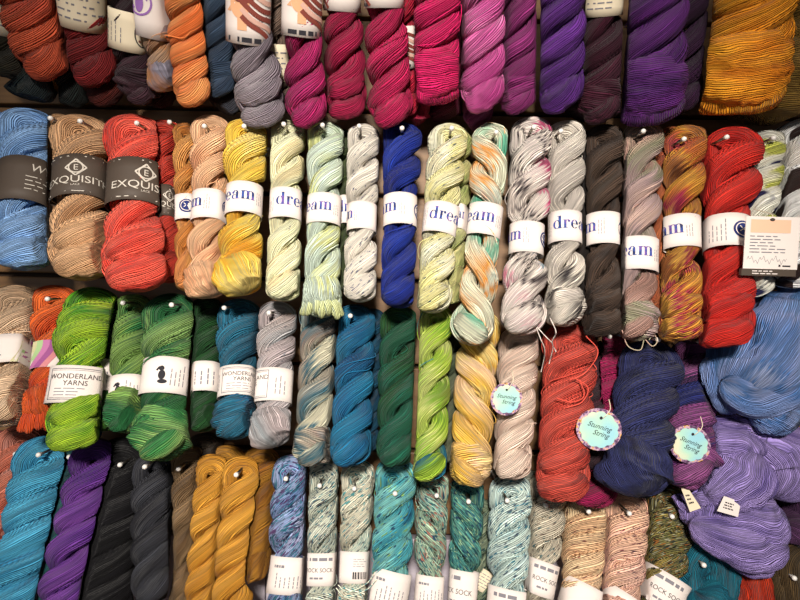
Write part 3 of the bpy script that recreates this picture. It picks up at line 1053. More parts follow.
# ---------------------------------------------------------------- second row
R2 = 2
DB = lambda y, w, off=0, tilt=0, h=33: (y, h, w, 'dream', off, tilt)
skein('pale blue skein', 'cut by the frame edge on the second row', (2, 110), (-4, 262), 40, 4, yarn(['6896d0', '98c0ee'], 'semi', 10), R2, (190, 48, 38, 'exq', -30, 2), 'k', dd=.025)
skein('light blue skein', 'with a dark brown band on the second row', (30, 106), (24, 272), 54, 4, yarn(['6896d0', '98c0f0', '8cb4e2'], 'semi', 10), R2, (190, 50, 52, 'exq', -74, 4), 'kk', hook=(48, 117))
skein('second tan skein', 'peeking out behind the front tan skein', (62, 113), (68, 262), 34, 4, yarn(['b48a62', 'd8ac80'], 'semi'), R2, (189, 44, 32, 'exq', 4, 2), 'k', dd=.03)
skein('tan skein', 'with a dark brown band on the second row', (82, 112), (84, 282), 58, 4, yarn(['bc9068', 'e4ba90'], 'semi'), R2, (187, 46, 54, 'exq', -6, 2), 'kk', hook=(78, 120))
skein('coral red skein', 'with a dark brown band on the second row', (136, 112), (138, 294), 62, 4, yarn(['dc4434', 'fa7460'], 'semi'), R2, (191, 48, 56, 'exq', 8, 3), 'kk', hook=(135, 122), stray=3)
skein('second coral skein', 'peeking out behind the front coral red skein', (164, 118), (168, 284), 40, 5, yarn(['b03424', 'd4503e'], 'semi'), R2, (207, 34, 36, 'exq', 4, 3), 'k', dd=.035, hook=(168, 121))
skein('apricot gold skein', 'with a round mark on its narrow band', (186, 122), (190, 292), 30, 5, yarn(['c07c34', 'dca660', 'd88a50'], 'var', 12), R2, (211, 27, 28, 'dreamlogo', -1, 1), 'k', dd=.02)
skein('soft peach skein', 'with a white band showing the end of a word', (212, 114), (208, 299), 40, 5, yarn(['d89c74', 'f0c49c', 'eab088'], 'semi', 10), R2, (209, 31, 35, 'dream', -30, 2), 'ball', hook=(203, 125), stray=3)
skein('sunny yellow skein', 'bulging below its white band', (248, 117), (240, 297), 46, 5, yarn(['dc9c04', 'f2d058', 'eed888', 'f0cc50', 'e8a808'], 'var', 12), R2, (203, 33, 36, 'dream', -14, 1), 'ball', hook=(243, 125), dd=-.012, stray=3)
skein('straw yellow skein', 'with dark nicks on the second row', (288, 119), (283, 302), 39, 5, yarn(['d6caa0', 'ece2ba', 'e4dcae'], 'semi', 10, ['6a6a48'], .74), R2, (208, 32, 33, 'dream', 14, 1), 'k', hook=(283, 123))
skein('pale mint skein', 'with a ragged tufted end', (326, 120), (322, 318), 41, 5, yarn(['b0cca8', 'd8e4cc', 'd0e0d4', 'd8dc90', 'd4e4dc'], 'var', 10), R2, (213, 31, 35, 'dream', -15, 2), 'fan', hook=(322, 124), stray=3)
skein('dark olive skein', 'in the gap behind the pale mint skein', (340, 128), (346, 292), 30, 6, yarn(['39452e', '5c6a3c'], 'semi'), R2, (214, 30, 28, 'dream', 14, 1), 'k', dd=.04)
skein('pale grey skein', 'flecked with blue, beside the royal blue skein', (364, 123), (360, 303), 37, 5, yarn(['beb8ae', 'd8d2c6', 'ccc6bc'], 'semi', 10, ['3a4a70', '5c6474'], .68), R2, (220, 29, 30, 'dreamback', -30, 1), 'k', hook=(359, 125))
skein('royal blue skein', 'with a white band on the second row', (401, 118), (399, 309), 41, 5, yarn(['122478', '2040a4'], 'semi'), R2, (213, 33, 34, 'dream', -27, 0), 'k', hook=(402, 127), stray=3)
skein('cream and lime skein', 'flecked with dark green, with a white band', (451, 122), (430, 314), 40, 5, yarn(['c8c0a0', 'e4dcc4', 'd0ca8c', 'e0d8be'], 'var', 12, ['38503c', '586c70'], .66), R2, (222, 32, 36, 'dream', 12, 3), 'k', hook=(452, 127), hand=1, stray=3)
skein('second cream and lime skein', 'half hidden behind the front cream and lime skein', (456, 126), (452, 304), 36, 5, yarn(['b8b080', 'd8d098', '94a060', 'dcd4a8'], 'var', 14, ['2f5034'], .68), R2, (220, 26, 32, 'dream', 0, 3), 'kk', dd=.03)
skein('mint and orange skein', 'crossing plies with a white band', (492, 123), (470, 345), 41, 5, yarn(['5ebc9c', '8cc8ac', 'd8dcc4', 'dcd8c0', 'e8a040', 'd8e0d0', 'e07a28'], 'var', 12), R2, (224, 33, 35, 'dream', -14, 3), 'k', hand=-1, mid=(484, 225), stray=4, hook=(497, 131))
skein('white skein streaked black and pink', 'ending in a teal lobe', (532, 116), (522, 336), 45, 5, yarn(['3c8aa0', 'd8ccc8', 'e4dcd2', '3a2c34', 'dcd0c8', 'e4dcd4', 'e0d0cc', 'd05a88', '3a2c34'], 'var', 15), R2, (241, 32, 34, 'dream', -28, 0), 'k', hook=(535, 126), stray=3)
skein('pale grey and cream skein', 'with black streaks in its end knot', (566, 119), (564, 326), 42, 5, yarn(['b4aca6', 'dcd4c8', 'c8c0b8', 'e4dcd0', 'e0d8cc', '3a3436'], 'var', 13), R2, (230, 32, 33, 'dream', 12, -1), 'wrap', hook=(562, 130), dd=.012, stray=3)
skein('dark umber skein', 'on the second row with a white band', (604, 123), (602, 336), 46, 5, yarn(['33261f', '5a483c', '4a3c30'], 'semi'), R2, (233, 33, 36, 'dream', -30, -1), 'kk', dd=.012, stray=4)
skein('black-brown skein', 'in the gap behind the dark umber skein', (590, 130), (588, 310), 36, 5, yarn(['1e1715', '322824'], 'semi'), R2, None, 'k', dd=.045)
skein('dusty pink and grey-green skein', 'with a white band hanging low', (642, 121), (634, 340), 42, 5, yarn(['a88478', 'c8a498', '9c9a80', 'b8a0a0', 'd0b4a8'], 'var', 9), R2, (258, 34, 40, 'dream', -10, -1), 'wrap', hook=(645, 130), stray=3)
skein('orange and russet skein', 'behind the gold and magenta skein', (672, 126), (664, 320), 36, 5, yarn(['a04830', 'c87848', '8a2c3c'], 'var', 12), R2, None, 'k', dd=.03)
skein('gold and magenta variegated skein', 'with a white band on the second row', (684, 124), (678, 341), 46, 5, yarn(['6a3c18', 'b4783c', 'c89434', 'b86a30', 'a01c50', 'd0a040', '8a5420'], 'var', 17), R2, (235, 34, 38, 'dream', -22, -4), 'kk', dd=.0, hook=(686, 138), stray=4)
skein('scarlet skein', 'with a round blue mark on its white band', (732, 125), (720, 348), 54, 5, yarn(['b81a14', 'e03a2a'], 'semi'), R2, (236, 34, 43, 'dreamlogo', 15, -4), 'kk', hook=(729, 136), dd=-.015, stray=4)
skein('cream skein splashed with lime and navy', 'between the scarlet and the white skeins', (768, 128), (746, 300), 44, 5, yarn(['f2ead8', 'f6f0e2', 'c8cc60', '2c2c5c'], 'splash', 16), R2, None, 'k', dd=.012, hook=(776, 137))
skein('white skein splashed with brown', 'behind the hanging card', (806, 116), (790, 290), 58, 4, yarn(['f4f0ea', 'fbf8f2', 'f0e8e0', '3c2824'], 'splash', 14), R2, None, 'k', dd=.008)
skein('white skein splashed with navy', 'at the frame edge below the olive mustard skein', (794, 122), (780, 290), 46, 4, yarn(['f2f0ee', 'faf8f6', 'eeeaf0', '2c2e68'], 'splash', 14), R2, None, 'k', dd=.05)

# ---------------------------------------------------------------- third row
R3 = 3
skein('beige skein', 'with a rainbow striped band', (18, 283), (8, 426), 54, 3, yarn(['c4a484', 'eccfb0'], 'semi'), R3, (359, 30, 64, 'rainbow', -8, 0), 'wrap', stray=3)
skein('orange skein', 'with stretched end loops beside the bright green skein', (56, 283), (46, 430), 44, 4, yarn(['d4501c', 'f67e36'], 'semi'), R3, (359, 28, 34, 'rainbow', -36, 3), 'fan', hook=(45, 299), dd=.004)
skein('bright green skein', 'with a printed white band', (98, 286), (71, 446), 52, 4, yarn(['1c6a1c', '60a020', 'a8c830', '4a9428', 'b8cc38', '2c8024'], 'var', 12), R3, (388, 36, 53, 'wonder', -3, 4), 'kk', dd=-.015, stray=6, mid=(83, 345))
skein('second bright green skein', 'peeking out behind the front bright green skein', (104, 292), (104, 432), 34, 4, yarn(['286020', '5a8a24'], 'semi'), R3, (378, 32, 30, 'white', 0, 3), 'k', dd=.03)
skein('deep green skein', 'with a pale patch, beside the bright green skein', (134, 293), (126, 432), 44, 4, yarn(['1a5434', '2e7a48', '88a858', '22643c'], 'var', 9), R3, (394, 31, 36, 'wonder', 34, 2), 'wrap', hook=(121, 303), dd=.01, stray=3)
skein('mottled green skein', 'with a bird mark on its white band', (174, 292), (160, 458), 54, 4, yarn(['1c5c34', '3a8448', '8eae68', '2c7040', '206238'], 'var', 8), R3, (379, 36, 47, 'wonder', 46, 3), 'wrap', hook=(170, 305), dd=-.015, stray=6)
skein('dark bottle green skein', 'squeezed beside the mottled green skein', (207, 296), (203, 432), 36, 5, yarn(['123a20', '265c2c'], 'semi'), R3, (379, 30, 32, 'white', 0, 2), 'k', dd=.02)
skein('teal blue skein', 'with a printed white band', (240, 297), (237, 438), 44, 4, yarn(['175068', '2c7690', '1e5c84'], 'var', 9), R3, (384, 30, 38, 'wonder', 4, 2), 'wrap', hook=(223, 308), stray=5)
skein('grey mauve skein', 'with a white band beside the teal blue skein', (278, 300), (271, 447), 42, 4, yarn(['8c8488', 'b4a8a8', '9aa0a4', 'b0a29e'], 'var', 10, ['6c7078'], .68), R3, (388, 33, 40, 'wonder', -28, 2), 'ball', hook=(268, 313), dd=-.008, stray=4)
skein('teal and cream variegated skein', 'between the grey mauve and the peacock blue skeins', (322, 296), (312, 463), 41, 4, yarn(['55808c', '9a8a80', 'b0a898', '3a7080', 'd0ccb4', 'd8d4bc'], 'var', 9), R3, None, 'wrap', stray=3)
skein('peacock blue skein', 'hanging without a band on the third row', (356, 303), (349, 466), 43, 4, yarn(['0e527c', '2280a4', '146894', '3a8ca8'], 'var', 9), R3, None, 'k', hook=(350, 316), dd=-.008, stray=4)
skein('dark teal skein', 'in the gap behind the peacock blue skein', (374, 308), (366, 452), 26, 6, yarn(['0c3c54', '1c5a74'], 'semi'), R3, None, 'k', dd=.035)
skein('forest green skein', 'below the royal blue skein', (400, 305), (396, 466), 41, 4, yarn(['143c26', '245634', '1a6450', '2c5a2c'], 'var', 8), R3, None, 'k', stray=4)
skein('lime green skein', 'tipped with blue, on the third row', (436, 303), (428, 480), 38, 4, yarn(['1c7490', '7ca428', 'b0cc48', 'c8d080', '8ab434', '8a7c4c'], 'var', 11), R3, None, 'k', dd=-.005, stray=4)
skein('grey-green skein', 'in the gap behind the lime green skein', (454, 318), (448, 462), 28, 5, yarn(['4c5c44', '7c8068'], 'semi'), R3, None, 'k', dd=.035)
skein('butter yellow skein', 'with peach patches on the third row', (480, 308), (468, 482), 44, 4, yarn(['d8981c', 'ecd48c', 'e4c4a0', 'e8bc48', 'f0d890', 'dca030'], 'var', 11), R3, None, 'wrap', hand=-1, dd=-.002, stray=3)
TAG1 = skein('pale blush skein', 'carrying a round pastel tag', (520, 326), (511, 479), 41, 4, yarn(['d0b4a4', 'ecd8c8', 'e4ccbc'], 'semi'), R3, None, 'k', dd=.0, stray=3)
skein('brick coral skein', 'with tangled strands on the third row', (572, 322), (560, 497), 51, 4, yarn(['a0342a', 'd05a4a', 'b84438'], 'semi'), R3, None, 'kk', dd=-.02, stray=14)
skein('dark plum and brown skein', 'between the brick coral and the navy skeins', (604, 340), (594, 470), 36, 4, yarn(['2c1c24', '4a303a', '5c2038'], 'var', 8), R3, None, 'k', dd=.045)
TAG2 = skein('raspberry wine skein', 'carrying a round pastel tag low on the third row', (614, 334), (590, 507), 44, 5, yarn(['7a0c40', 'a4185c', '3c1c2c'], 'var', 7), R3, None, 'k', dd=.035, hook=(611, 337))
skein('navy blue skein', 'with pale stray strands on the third row', (652, 338), (634, 496), 60, 3, yarn(['1e2246', '363c6c', '2c2c54'], 'semi', 14), R3, None, 'ball', dd=-.03, stray=16, hook=(660, 340))
TAG3 = skein('plum and blue-violet skein', 'carrying a round pastel tag beside the lilac skein', (700, 336), (686, 488), 52, 4, yarn(['2c2a6c', '6c3070', '9a5a90', '44305c', '2c3474'], 'var', 11), R3, None, 'wrap', dd=.02, stray=10, hook=(702, 342))
free_skein('large denim blue skein', 'folded thickly below the hanging card', [
    ('folded_yarn', [(806, 272, 70), (788, 318, 96), (752, 364, 92), (724, 398, 50)], .90, .885, dict(slant=.1, tip=.5)),
    ('folded_yarn', [(722, 352, 40), (724, 384, 48), (728, 414, 34)], .90, .905, dict(slant=.1)),
    ('folded_yarn', [(722, 380, 34), (752, 396, 42), (790, 388, 44), (824, 366, 40)], .865, .86, dict(slant=.1)),
    ('end_fold', [(752, 402, 34), (776, 414, 46), (792, 428, 30)], .872, .875, dict(slant=.2)),
], yarn(['38588c', '5c86b8', '8c9cc8', '4c78b0', '9aa8cc'], 'var', 12), R3)
free_skein('pale lilac-blue skein', 'tucked behind the large denim blue skein', [
    ('folded_yarn', [(742, 268, 50), (740, 312, 56), (716, 352, 44)], .935, .935, dict(slant=.1)),
    ('folded_yarn', [(770, 262, 50), (806, 282, 54), (840, 310, 50)], .91, .91, dict(slant=.1)),
], yarn(['5c6c9c', '8c94c0', 'a49cc0'], 'var', 9), R3)

# ---------------------------------------------------------------- bottom row
R4 = 4
skein('coral pink skein', 'peeking out behind the sky blue skein', (24, 424), (6, 560), 44, 4, yarn(['b8543c', 'd88870', 'd8a8a0'], 'var', 10), R4, None, 'k', dd=.03, hook=(13, 455))
skein('brownish rose skein', 'cut by the frame edge behind the sky blue skein', (4, 430), (-14, 560), 40, 4, yarn(['7c3434', 'a86060'], 'semi'), R4, None, 'k', dd=.045)
skein('sky blue skein', 'thickest at the dark end of the bottom row', (50, 437), (4, 640), 56, 5, yarn(['2480a8', '58b4d6', '3c98c2'], 'semi', 9), R4, None, 'k', hook=(36, 456))
skein('dark sea green skein', 'between the sky blue and the royal purple skeins', (72, 440), (46, 640), 46, 5, yarn(['12464e', '2a6c70'], 'semi'), R4, None, 'k', dd=.03, hook=(67, 458))
skein('royal purple skein', 'on the bottom row', (100, 440), (52, 640), 44, 5, yarn(['5c2c88', '9258b4'], 'semi'), R4, None, 'k', dd=-.01)
skein('black skein', 'with a metal hook tip showing', (122, 438), (96, 640), 58, 5, yarn(['09080d', '14121a'], 'semi'), R4, None, 'k', dd=.02, hook=(118, 466))
skein('charcoal grey skein', 'on the bottom row', (154, 452), (155, 600), 42, 4, yarn(['26262e', '44464e'], 'semi'), R4, None, 'k', hook=(143, 468))
skein('taupe tan skein', 'beside the mustard yellow skeins', (190, 446), (186, 640), 40, 5, yarn(['6c5438', '9c8260'], 'semi'), R4, None, 'k', dd=.004, hook=(177, 470))
skein('mustard yellow skein', 'beside the taupe tan skein', (212, 455), (200, 640), 40, 5, yarn(['be841e', 'e8b046'], 'semi'), R4, None, 'k', dd=-.006)
skein('mustard yellow skein', 'with a hook tip, in front of its neighbours', (243, 456), (226, 650), 42, 5, yarn(['be841e', 'e8b046'], 'semi'), R4, None, 'k', dd=-.014, hook=(235, 476))
skein('brownish mustard skein', 'in the gap beside the blue and lilac flecked skein', (262, 446), (252, 580), 38, 4, yarn(['8c5c14', 'b8862c'], 'semi'), R4, None, 'k', dd=.025)
skein('third mustard skein', 'behind and between the two front mustard skeins', (226, 445), (222, 600), 42, 4, yarn(['98691a', 'c08e30'], 'semi'), R4, None, 'k', dd=.03)
skein('blue and lilac flecked skein', 'with a white band on the bottom row', (292, 455), (286, 622), 41, 4, yarn(['6484b4', '98a8c8', 'aca4bc'], 'semi', 10, ['2c4070', '6a4a80', '3c8ca4'], .56), R4, (574, 33, 38, 'rockback', 2, 6), 'k', hook=(285, 480), stray=2)
skein('pale grey-green flecked skein', 'with a dark-lettered white band', (323, 461), (321, 626), 38, 4, yarn(['a0a89c', 'c8ccbc', 'b8bcb0'], 'semi', 10, ['2c5c78', '3a8a94', '5c5c60'], .60), R4, (568, 29, 34, 'rock', -3, 2), 'wrap', hook=(319, 487), stray=3)
skein('cream and aqua flecked skein', 'with a barcode on its white band', (358, 460), (352, 622), 39, 4, yarn(['b4b09c', 'd2cebc', 'bccabc'], 'semi', 10, ['4c9ca0', '7cb0b0', '5c6c70'], .62), R4, (566, 28, 32, 'rock', 48, 1), 'wrap', hook=(354, 490), stray=3)
skein('turquoise skein', 'plain and vivid among the flecked skeins', (396, 458), (386, 636), 45, 4, yarn(['1e6c84', '4aa0ac', '7cb8b4', '2c8098'], 'semi', 14, ['8cb46c', '145070'], .62), R4, (588, 34, 42, 'rockback', 2, 10), 'k', hook=(395, 495), dd=-.01, stray=3)
skein('sage and teal flecked skein', 'twisted against the turquoise skein', (434, 471), (428, 636), 36, 4, yarn(['6c988c', 'a4b8a0', '8cb0a8'], 'semi', 12, ['14506c', '1e7c80', 'b47c6c'], .58), R4, (590, 28, 30, 'rockback', 2, 3), 'k', hook=(437, 497), hand=-1, stray=3)
skein('deep teal flecked skein', 'with a dark-lettered white band, twisted the other way', (468, 476), (460, 640), 37, 4, yarn(['2c6c74', '5c988c', '3c8484'], 'semi', 12, ['143c64', '9cc09c', '0e4c54'], .58), R4, (590, 36, 30, 'rock', -8, 3), 'k', hook=(469, 503), hand=-1, stray=3)
skein('green-grey flecked skein', 'in the gap behind the ice blue skein', (482, 500), (484, 640), 26, 5, yarn(['5c6c58', '94a088'], 'semi', 10, ['2c4c4c'], .6), R4, (580, 20, 22, 'plainprint', 0, 25), 'k', dd=.035)
skein('ice blue skein', 'flecked with teal, broadest of the pale ones', (512, 474), (506, 650), 46, 4, yarn(['9cb4b4', 'c4d4cc', 'b4c8c8'], 'semi', 10, ['2c7890', '3c90a4', '5c7080'], .62), R4, (606, 34, 42, 'rock', 2, 4), 'k', hook=(508, 502), dd=-.012, stray=3)
skein('oatmeal flecked skein', 'with a cream-tinted lettered band', (548, 472), (536, 626), 40, 4, yarn(['a09888', 'c4bcaa', 'b4b0a0'], 'semi', 10, ['4c7478', '7c6c60'], .62), R4, (578, 31, 33, 'rock', 8, 8), 'k', hook=(547, 507), stray=2)
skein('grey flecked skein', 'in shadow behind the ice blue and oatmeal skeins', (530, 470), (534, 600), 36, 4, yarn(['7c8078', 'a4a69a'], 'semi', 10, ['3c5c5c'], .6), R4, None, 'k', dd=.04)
skein('peach cream flecked skein', 'on the bottom row', (588, 494), (578, 640), 44, 5, yarn(['d0a078', 'e8c4a0', 'e0b490', 'e8ccb0'], 'var', 9, ['6c4034', '9c5c50'], .66), R4, (600, 30, 42, 'rock', 74, 14), 'k', hook=(590, 513), stray=2)
skein('pink and peach flecked skein', 'beside the olive flecked skein', (630, 490), (616, 640), 46, 4, yarn(['c89484', 'e0b4a4', 'dcb498', 'd8a8a8'], 'var', 9, ['5c2c4c', '8c3c50'], .64), R4, (608, 30, 40, 'rock', 74, 18), 'wrap', hook=(631, 515), stray=2)
skein('olive and black flecked skein', 'with a tilted lettered band', (671, 484), (656, 640), 46, 4, yarn(['4c4824', '8c8048', '6c6c40', 'a89450'], 'var', 22, ['1a1c1a', '26302a', 'a06c2c', 'a8a88c'], .58), R4, (591, 34, 46, 'rock', 6, 16), 'k', hook=(674, 518), stray=3)
free_skein('plain teal skein', 'low between the olive flecked and the vermilion skeins', [
    ('hanging_loop', [(684, 600, 44), (684, 566, 42), (700, 548, 40), (718, 566, 42), (718, 610, 46)], .93, .925, dict(slant=.1, tip=.3)),
    ('end_fold', [(694, 590, 40), (704, 606, 56), (712, 640, 56)], .90, .90, dict(slant=.2)),
], yarn(['0a6078', '1c8498'], 'semi'), R4, (706, 567), .93)
free_skein('vermilion orange skein', 'low under the large lilac skein', [
    ('hanging_loop', [(694, 526, 36), (712, 536, 40), (734, 556, 48), (746, 590, 50), (746, 640, 50)], .955, .94, dict(slant=.1, tip=.3)),
    ('hanging_loop', [(722, 566, 36), (726, 596, 44), (726, 650, 46)], .93, .93, dict(slant=.1, tip=.3)),
], yarn(['a8280e', 'd8481c'], 'semi'), R4, (740, 571), .945)
free_skein('brown olive skein', 'in the dark bottom corner', [
    ('hanging_loop', [(764, 556, 34), (776, 574, 44), (772, 640, 46)], .955, .95, dict(tip=.3)),
    ('hanging_loop', [(806, 552, 46), (792, 572, 48), (796, 640, 56)], .94, .94, dict(tip=.3)),
], yarn(['453620', '6c5838'], 'semi'), R4, (797, 580), .95)
free_skein('dusky violet skein', 'in shadow beside the large lilac skein', [
    ('folded_yarn', [(790, 440, 40), (806, 480, 60), (800, 520, 44)], .945, .945, dict()),
    ('folded_yarn', [(780, 520, 40), (806, 526, 46), (830, 510, 40)], .94, .94, dict()),
], yarn(['4a2c50', '6c4670'], 'semi'), R4)
LIL = free_skein('large lilac skein', 'spilling in broad folds across the row end', [
    ('folded_yarn', [(700, 446, 40), (716, 440, 58), (740, 446, 52), (752, 462, 40)], .92, .90, dict(slant=.2)),
    ('folded_yarn', [(738, 426, 40), (766, 440, 60), (786, 466, 62), (772, 498, 48)], .925, .90, dict(slant=.15)),
    ('folded_yarn', [(756, 452, 44), (742, 474, 62), (724, 486, 56), (704, 496, 36)], .885, .875, dict(slant=.1)),
    ('folded_yarn', [(688, 502, 32), (700, 500, 52), (694, 528, 40)], .905, .90, dict(slant=.1)),
    ('folded_yarn', [(712, 506, 40), (738, 514, 52), (766, 522, 56), (786, 520, 36)], .885, .88, dict(slant=.1)),
    ('end_fold', [(690, 522, 28), (716, 534, 40), (752, 546, 50), (786, 544, 40)], .872, .868, dict(slant=.1)),
    ('end_fold', [(728, 550, 26), (752, 562, 30), (772, 562, 26)], .885, .885, dict(slant=.1)),
], yarn(['7868a8', 'a896d0', '9280bc'], 'semi', 9), R4, (748, 437), .925)
free_skein('mid-blue skein', 'a small glimpse above the royal purple skein', [
    ('hanging_loop', [(72, 446, 20), (86, 434, 26), (100, 436, 20)], .955, .955, dict()),
    ('hanging_loop', [(76, 456, 20), (90, 448, 24), (100, 452, 20)], .965, .965, dict()),
], yarn(['1c4c90', '3c7cc4'], 'semi'), R4)
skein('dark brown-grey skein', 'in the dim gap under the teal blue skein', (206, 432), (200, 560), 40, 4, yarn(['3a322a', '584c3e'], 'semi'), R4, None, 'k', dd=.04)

build_all()

hang_tag(SK[TAG1], 506.5, 399, 32, 33, .845, -8, '')
hang_tag(SK[TAG2], 599, 429.5, 46, 42, .83, -18, '')
hang_tag(SK[TAG3], 690, 444.5, 42, 38, .842, -22, '')

# loose tails hanging from two skeins
def tails(idx_short, plist, d, rad=.0008):
    r = [s for s in SK if s['short'] == idx_short][0]
    for p in plist:
        thread('hanging_tail', [[at(x, y, d) for x, y in p]], rad, r['mat'], r['root'])
tails('white skein streaked black and pink', [[(534, 322), (541, 340), (545, 352), (541, 372)], [(536, 326), (547, 338), (553, 346), (549, 364)], [(550, 318), (556, 332), (552, 342), (556, 352)]], .842)
tails('dusty pink and grey-green skein', [[(622, 330), (628, 346), (640, 350), (644, 340)], [(644, 338), (652, 346), (657, 342), (654, 334), (649, 340)]], .842)
tails('cream and aqua flecked skein', [[(338, 585), (348, 592), (366, 584), (374, 574)], [(336, 588), (346, 597), (366, 590), (376, 580)]], .855)
tails('brick coral skein', [[(586, 336), (598, 352), (586, 372), (570, 380)], [(580, 380), (584, 396), (572, 402), (556, 398)], [(575, 378), (588, 388), (582, 402), (566, 408)]], .848, .0009)
# ---------------------------------------------------------------- hanging card on the white skeins
def card():
    d = .818
    c = at(771, 246, d)
    k = d / F
    a = math.radians(-1.5)
    xr = RIGHT * math.cos(a) + UP * math.sin(a)
    yr = unit(-RIGHT * math.sin(a) + UP * math.cos(a) + FWD * -.06)
    fw = unit(np.cross(xr, yr)); fw = fw if fw @ FWD < 0 else -fw
    root = empty('product_card', c, 'white hanging card with a peach panel and printed lines, beside the scarlet skein', 'card')
    def slab(x0, y0, x1, y1, z0, z1, mat, name, parent):
        V = [c + xr * x * k + yr * y * k + fw * z for z in (z0, z1) for x, y in ((x0, y0), (x1, y0), (x1, y1), (x0, y1))]
        Fc = [[4, 5, 6, 7], [3, 2, 1, 0], [0, 1, 5, 4], [1, 2, 6, 5], [2, 3, 7, 6], [3, 0, 4, 7]]
        return mesh_obj(name, V, Fc, mat, parent, smooth=False)
    body = slab(-27, -23, 27, 29, 0, .0012, M_WHITE, 'card_sheet', root)
    base = slab(-28.5, -30, 26, -23, -.004, .0016, M_DARKCARD, 'card_strip', root)
    def put(shape, mat, name, parent, z=.0016):
        P, Fc = shape
        mesh_obj(name, [c + xr * x * k + yr * y * k + fw * z for x, y in P], Fc, mat, parent, smooth=False)
    rng = random.Random(4)
    put(rect(-22, 13, 18, 26), M_PEACH, 'peach_panel_print', body)
    put(disc(-1, 26, 2.6, 1.6), M_DARKCARD, 'crest_logo', body, .002)
    put(small_print(rng, -22, 18, -8, 11, 6, False, .3), M_INK, 'text_print', body)
    sig = [(-24 + i * 1.2, -14 + 2.2 * math.sin(i * 1.9) + 2.2 * math.sin(i * .6)) for i in range(34)]
    put(join2([line2(*sig[i], *sig[i + 1], .35) for i in range(33)]), M_INK, 'signature_lettering', body)
    put(join2([rect(8, -20.5, 10, -18.5), rect(12, -20.5, 20, -19)]), M_BLACK, 'corner_print', body)
    put(small_print(rng, -18, 8, -29, -24, 2, False, .4), M_WHITE, 'strip_print', base, .002)
    p = c + yr * 28 * k
    thread('hang_string', [[p + fw * .001, p + yr * .006 + FWD * .004, p + yr * .012 + FWD * .02, p + yr * .02 + FWD * .045]], .0006, M_CREAM, root)

card()


# small label slips tucked among the skeins
def slip(short, pts, d, mat, name='label_slip', rows=3):
    c = at(sum(p[0] for p in pts) / 4, sum(p[1] for p in pts) / 4, d)
    root = empty(name, c, short, 'paper label')
    V = []
    for z in (0, .001):
        V += [at(p[0], p[1], d - z) for p in pts]
    sheet = mesh_obj('paper_sheet', V, [[4, 5, 6, 7], [3, 2, 1, 0], [0, 1, 5, 4], [1, 2, 6, 5], [2, 3, 7, 6], [3, 0, 4, 7]], mat, root, smooth=False)
    rng = random.Random(9)
    P, Fc = small_print(rng, .2, .8, .25, .75, rows, False, .45)
    q = [np.array(p, float) for p in pts]
    W = [(q[0] * (1 - x) + q[1] * x) * (1 - y) + (q[3] * (1 - x) + q[2] * x) * y for x, y in P]
    mesh_obj('fine_print', [at(w[0], w[1], d - .0014) for w in W], Fc, M_BLACK, sheet, smooth=False)

slip('small pale label poking out of the large lilac skein', [(717, 511), (738, 517), (741, 502), (724, 496)], .842, M_WHITE)
slip('cream label slip between the olive flecked and lilac skeins', [(690, 512), (701, 508), (688, 488), (681, 488)], .868, M_CREAM)

# ---------------------------------------------------------------- slat wall
def box(name, x0, x1, y0, y1, z0, z1, mat, bev=0, kind='structure'):
    V = [(x, y, z) for x in (x0, x1) for y in (y0, y1) for z in (z0, z1)]
    Fc = [[0, 1, 3, 2], [4, 6, 7, 5], [0, 4, 5, 1], [2, 3, 7, 6], [0, 2, 6, 4], [1, 5, 7, 3]]
    me = bpy.data.meshes.new(name); me.from_pydata(V, [], Fc); me.materials.append(mat); me.update()
    o = bpy.data.objects.new(name, me); col.objects.link(o)
    if kind: o['kind'] = kind
    if bev:
        b = o.modifiers.new('edge', 'BEVEL'); b.width = bev; b.segments = 2
    return o


def wood(name, c1, c2):
    m = bpy.data.materials.new(name); m.use_nodes = True
    t = NT(m.node_tree); b = m.node_tree.nodes['Principled BSDF']
    tc = t.n('ShaderNodeTexCoord'); sx = t.n('ShaderNodeSeparateXYZ'); t.l(tc.outputs['Object'], sx.inputs[0])
    n = t.noise(t.comb(t.math('MULTIPLY', sx.outputs[0], 5), sx.outputs[1], t.math('MULTIPLY', sx.outputs[2], 70)), 1, 4, .6)
    c = t.ramp(n, [(.3, lin(c1)), (.7, lin(c2))])
    t.l(c, b.inputs['Base Color']); b.inputs['Roughness'].default_value = .55
    bp = t.n('ShaderNodeBump'); bp.inputs['Strength'].default_value = .15; bp.inputs['Distance'].default_value = .002
    t.l(n, bp.inputs['Height']); t.l(bp.outputs[0], b.inputs['Normal'])
    return m


WOOD = wood('slat wall wood', '66492f', '85643f')
DARK = simple('groove shadow board', '3a2c22', .9)
PALE = wood('pale painted board', 'b0a8b4', 'c0b8c2')
yw = WALL_D
# boards of the slat wall with open grooves between them, on a dark backing
zg = [at(400, y, WALL_D)[2] for y in (-150, -66, 19, 112, 196, 281, 366, 450, 536)]
rng0 = random.Random(3)
box('wall_back', -2.2, 2.2, yw + .018, yw + .12, 0, 2.75, DARK)
n = 0
edges = [2.70] + zg
for i in range(len(edges) - 1):
    n += 1
    box('trim_%d' % n, -1.6, 1.6, yw, yw + .02, edges[i + 1] + .004, edges[i] - .004, WOOD, .003)
zb = zg[-1] - .004
xs = at(266, 580, WALL_D)[0]
n += 1; box('trim_%d' % n, -1.6, xs - .001, yw - .004, yw + .02, .12, zb, PALE, .002)
n += 1; box('trim_%d' % n, xs + .001, 1.6, yw - .004, yw + .02, .12, zb, PALE, .002)
box('baseboard_back', -2.2, 2.2, yw - .01, yw + .03, 0, .12, simple('baseboard paint', '8c8074', .6))
box('floor', -2.2, 2.2, -2.2, yw + .12, -.05, 0, wood('floor wood', '7c5c40', '9c7854'))
box('ceiling', -2.2, 2.2, -2.2, yw + .12, 2.75, 2.8, simple('ceiling paint', 'e4ded4', .9))

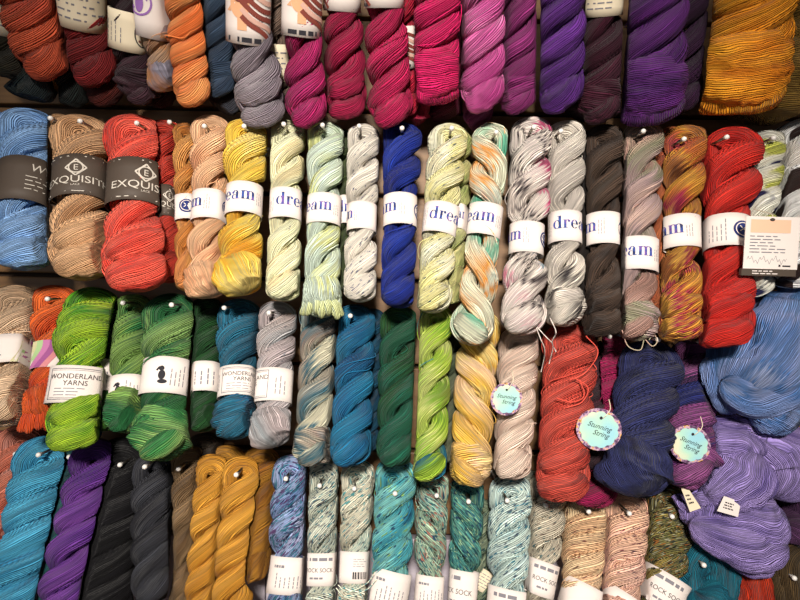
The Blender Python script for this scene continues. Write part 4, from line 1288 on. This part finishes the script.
# ---------------------------------------------------------------- light
def area(name, loc, target, size, power, colr, spread=None, shape='RECTANGLE', sy=None):
    L = bpy.data.lights.new(name, 'AREA'); L.energy = power; L.color = colr; L.size = size
    L.shape = shape
    if sy: L.size_y = sy
    if spread: L.spread = math.radians(spread)
    o = bpy.data.objects.new(name, L); col.objects.link(o)
    o.location = loc
    o.rotation_euler = (Vector(target) - Vector(loc)).to_track_quat('-Z', 'Y').to_euler()
    return o

def spot(name, loc, target, power, colr, ang, blend, rad):
    L = bpy.data.lights.new(name, 'SPOT'); L.energy = power; L.color = colr
    L.spot_size = math.radians(ang); L.spot_blend = blend; L.shadow_soft_size = rad
    o = bpy.data.objects.new(name, L); col.objects.link(o)
    o.location = loc
    o.rotation_euler = (Vector(target) - Vector(loc)).to_track_quat('-Z', 'Y').to_euler()
    return o

spot('shop_track_spot', (-.05, -.95, 2.10), (.02, .95, 1.22), 320, (1, .915, .82), 62, 1.0, .12)
area('shop_ceiling_panel', (0, -.2, 2.70), (0, .2, 0), 1.6, 5, (1, .95, .88), sy=.5)
area('front_left_fill', (-1.6, -1.6, 1.7), (.0, 1.0, 1.35), 1.2, 6, (.85, .92, 1.0), sy=1.4)  # unseen area fill, soft cool light from the front left
w = bpy.data.worlds.new('shop'); sc.world = w; w.use_nodes = True
w.node_tree.nodes['Background'].inputs[0].default_value = (.9, .88, .9, 1)
w.node_tree.nodes['Background'].inputs[1].default_value = .06

# ---------------------------------------------------------------- camera
cd = bpy.data.cameras.new('camera'); cam = bpy.data.objects.new('camera', cd); col.objects.link(cam)
cd.sensor_fit = 'HORIZONTAL'; cd.sensor_width = 36; cd.lens = 36 * F / 800
cd.clip_start = .05
BK = -FWD
cam.matrix_world = Matrix(((RIGHT[0], UP[0], BK[0], CAM[0]), (RIGHT[1], UP[1], BK[1], CAM[1]), (RIGHT[2], UP[2], BK[2], CAM[2]), (0, 0, 0, 1)))
sc.camera = cam
sc.view_settings.view_transform = 'Standard'
sc.view_settings.look = 'None'
sc.view_settings.gamma = 1
sc.view_settings.use_curve_mapping = False
sc.view_settings.exposure = 0.0
for o in bpy.data.objects:
    if '_o' in o.keys():
        del o['_o']
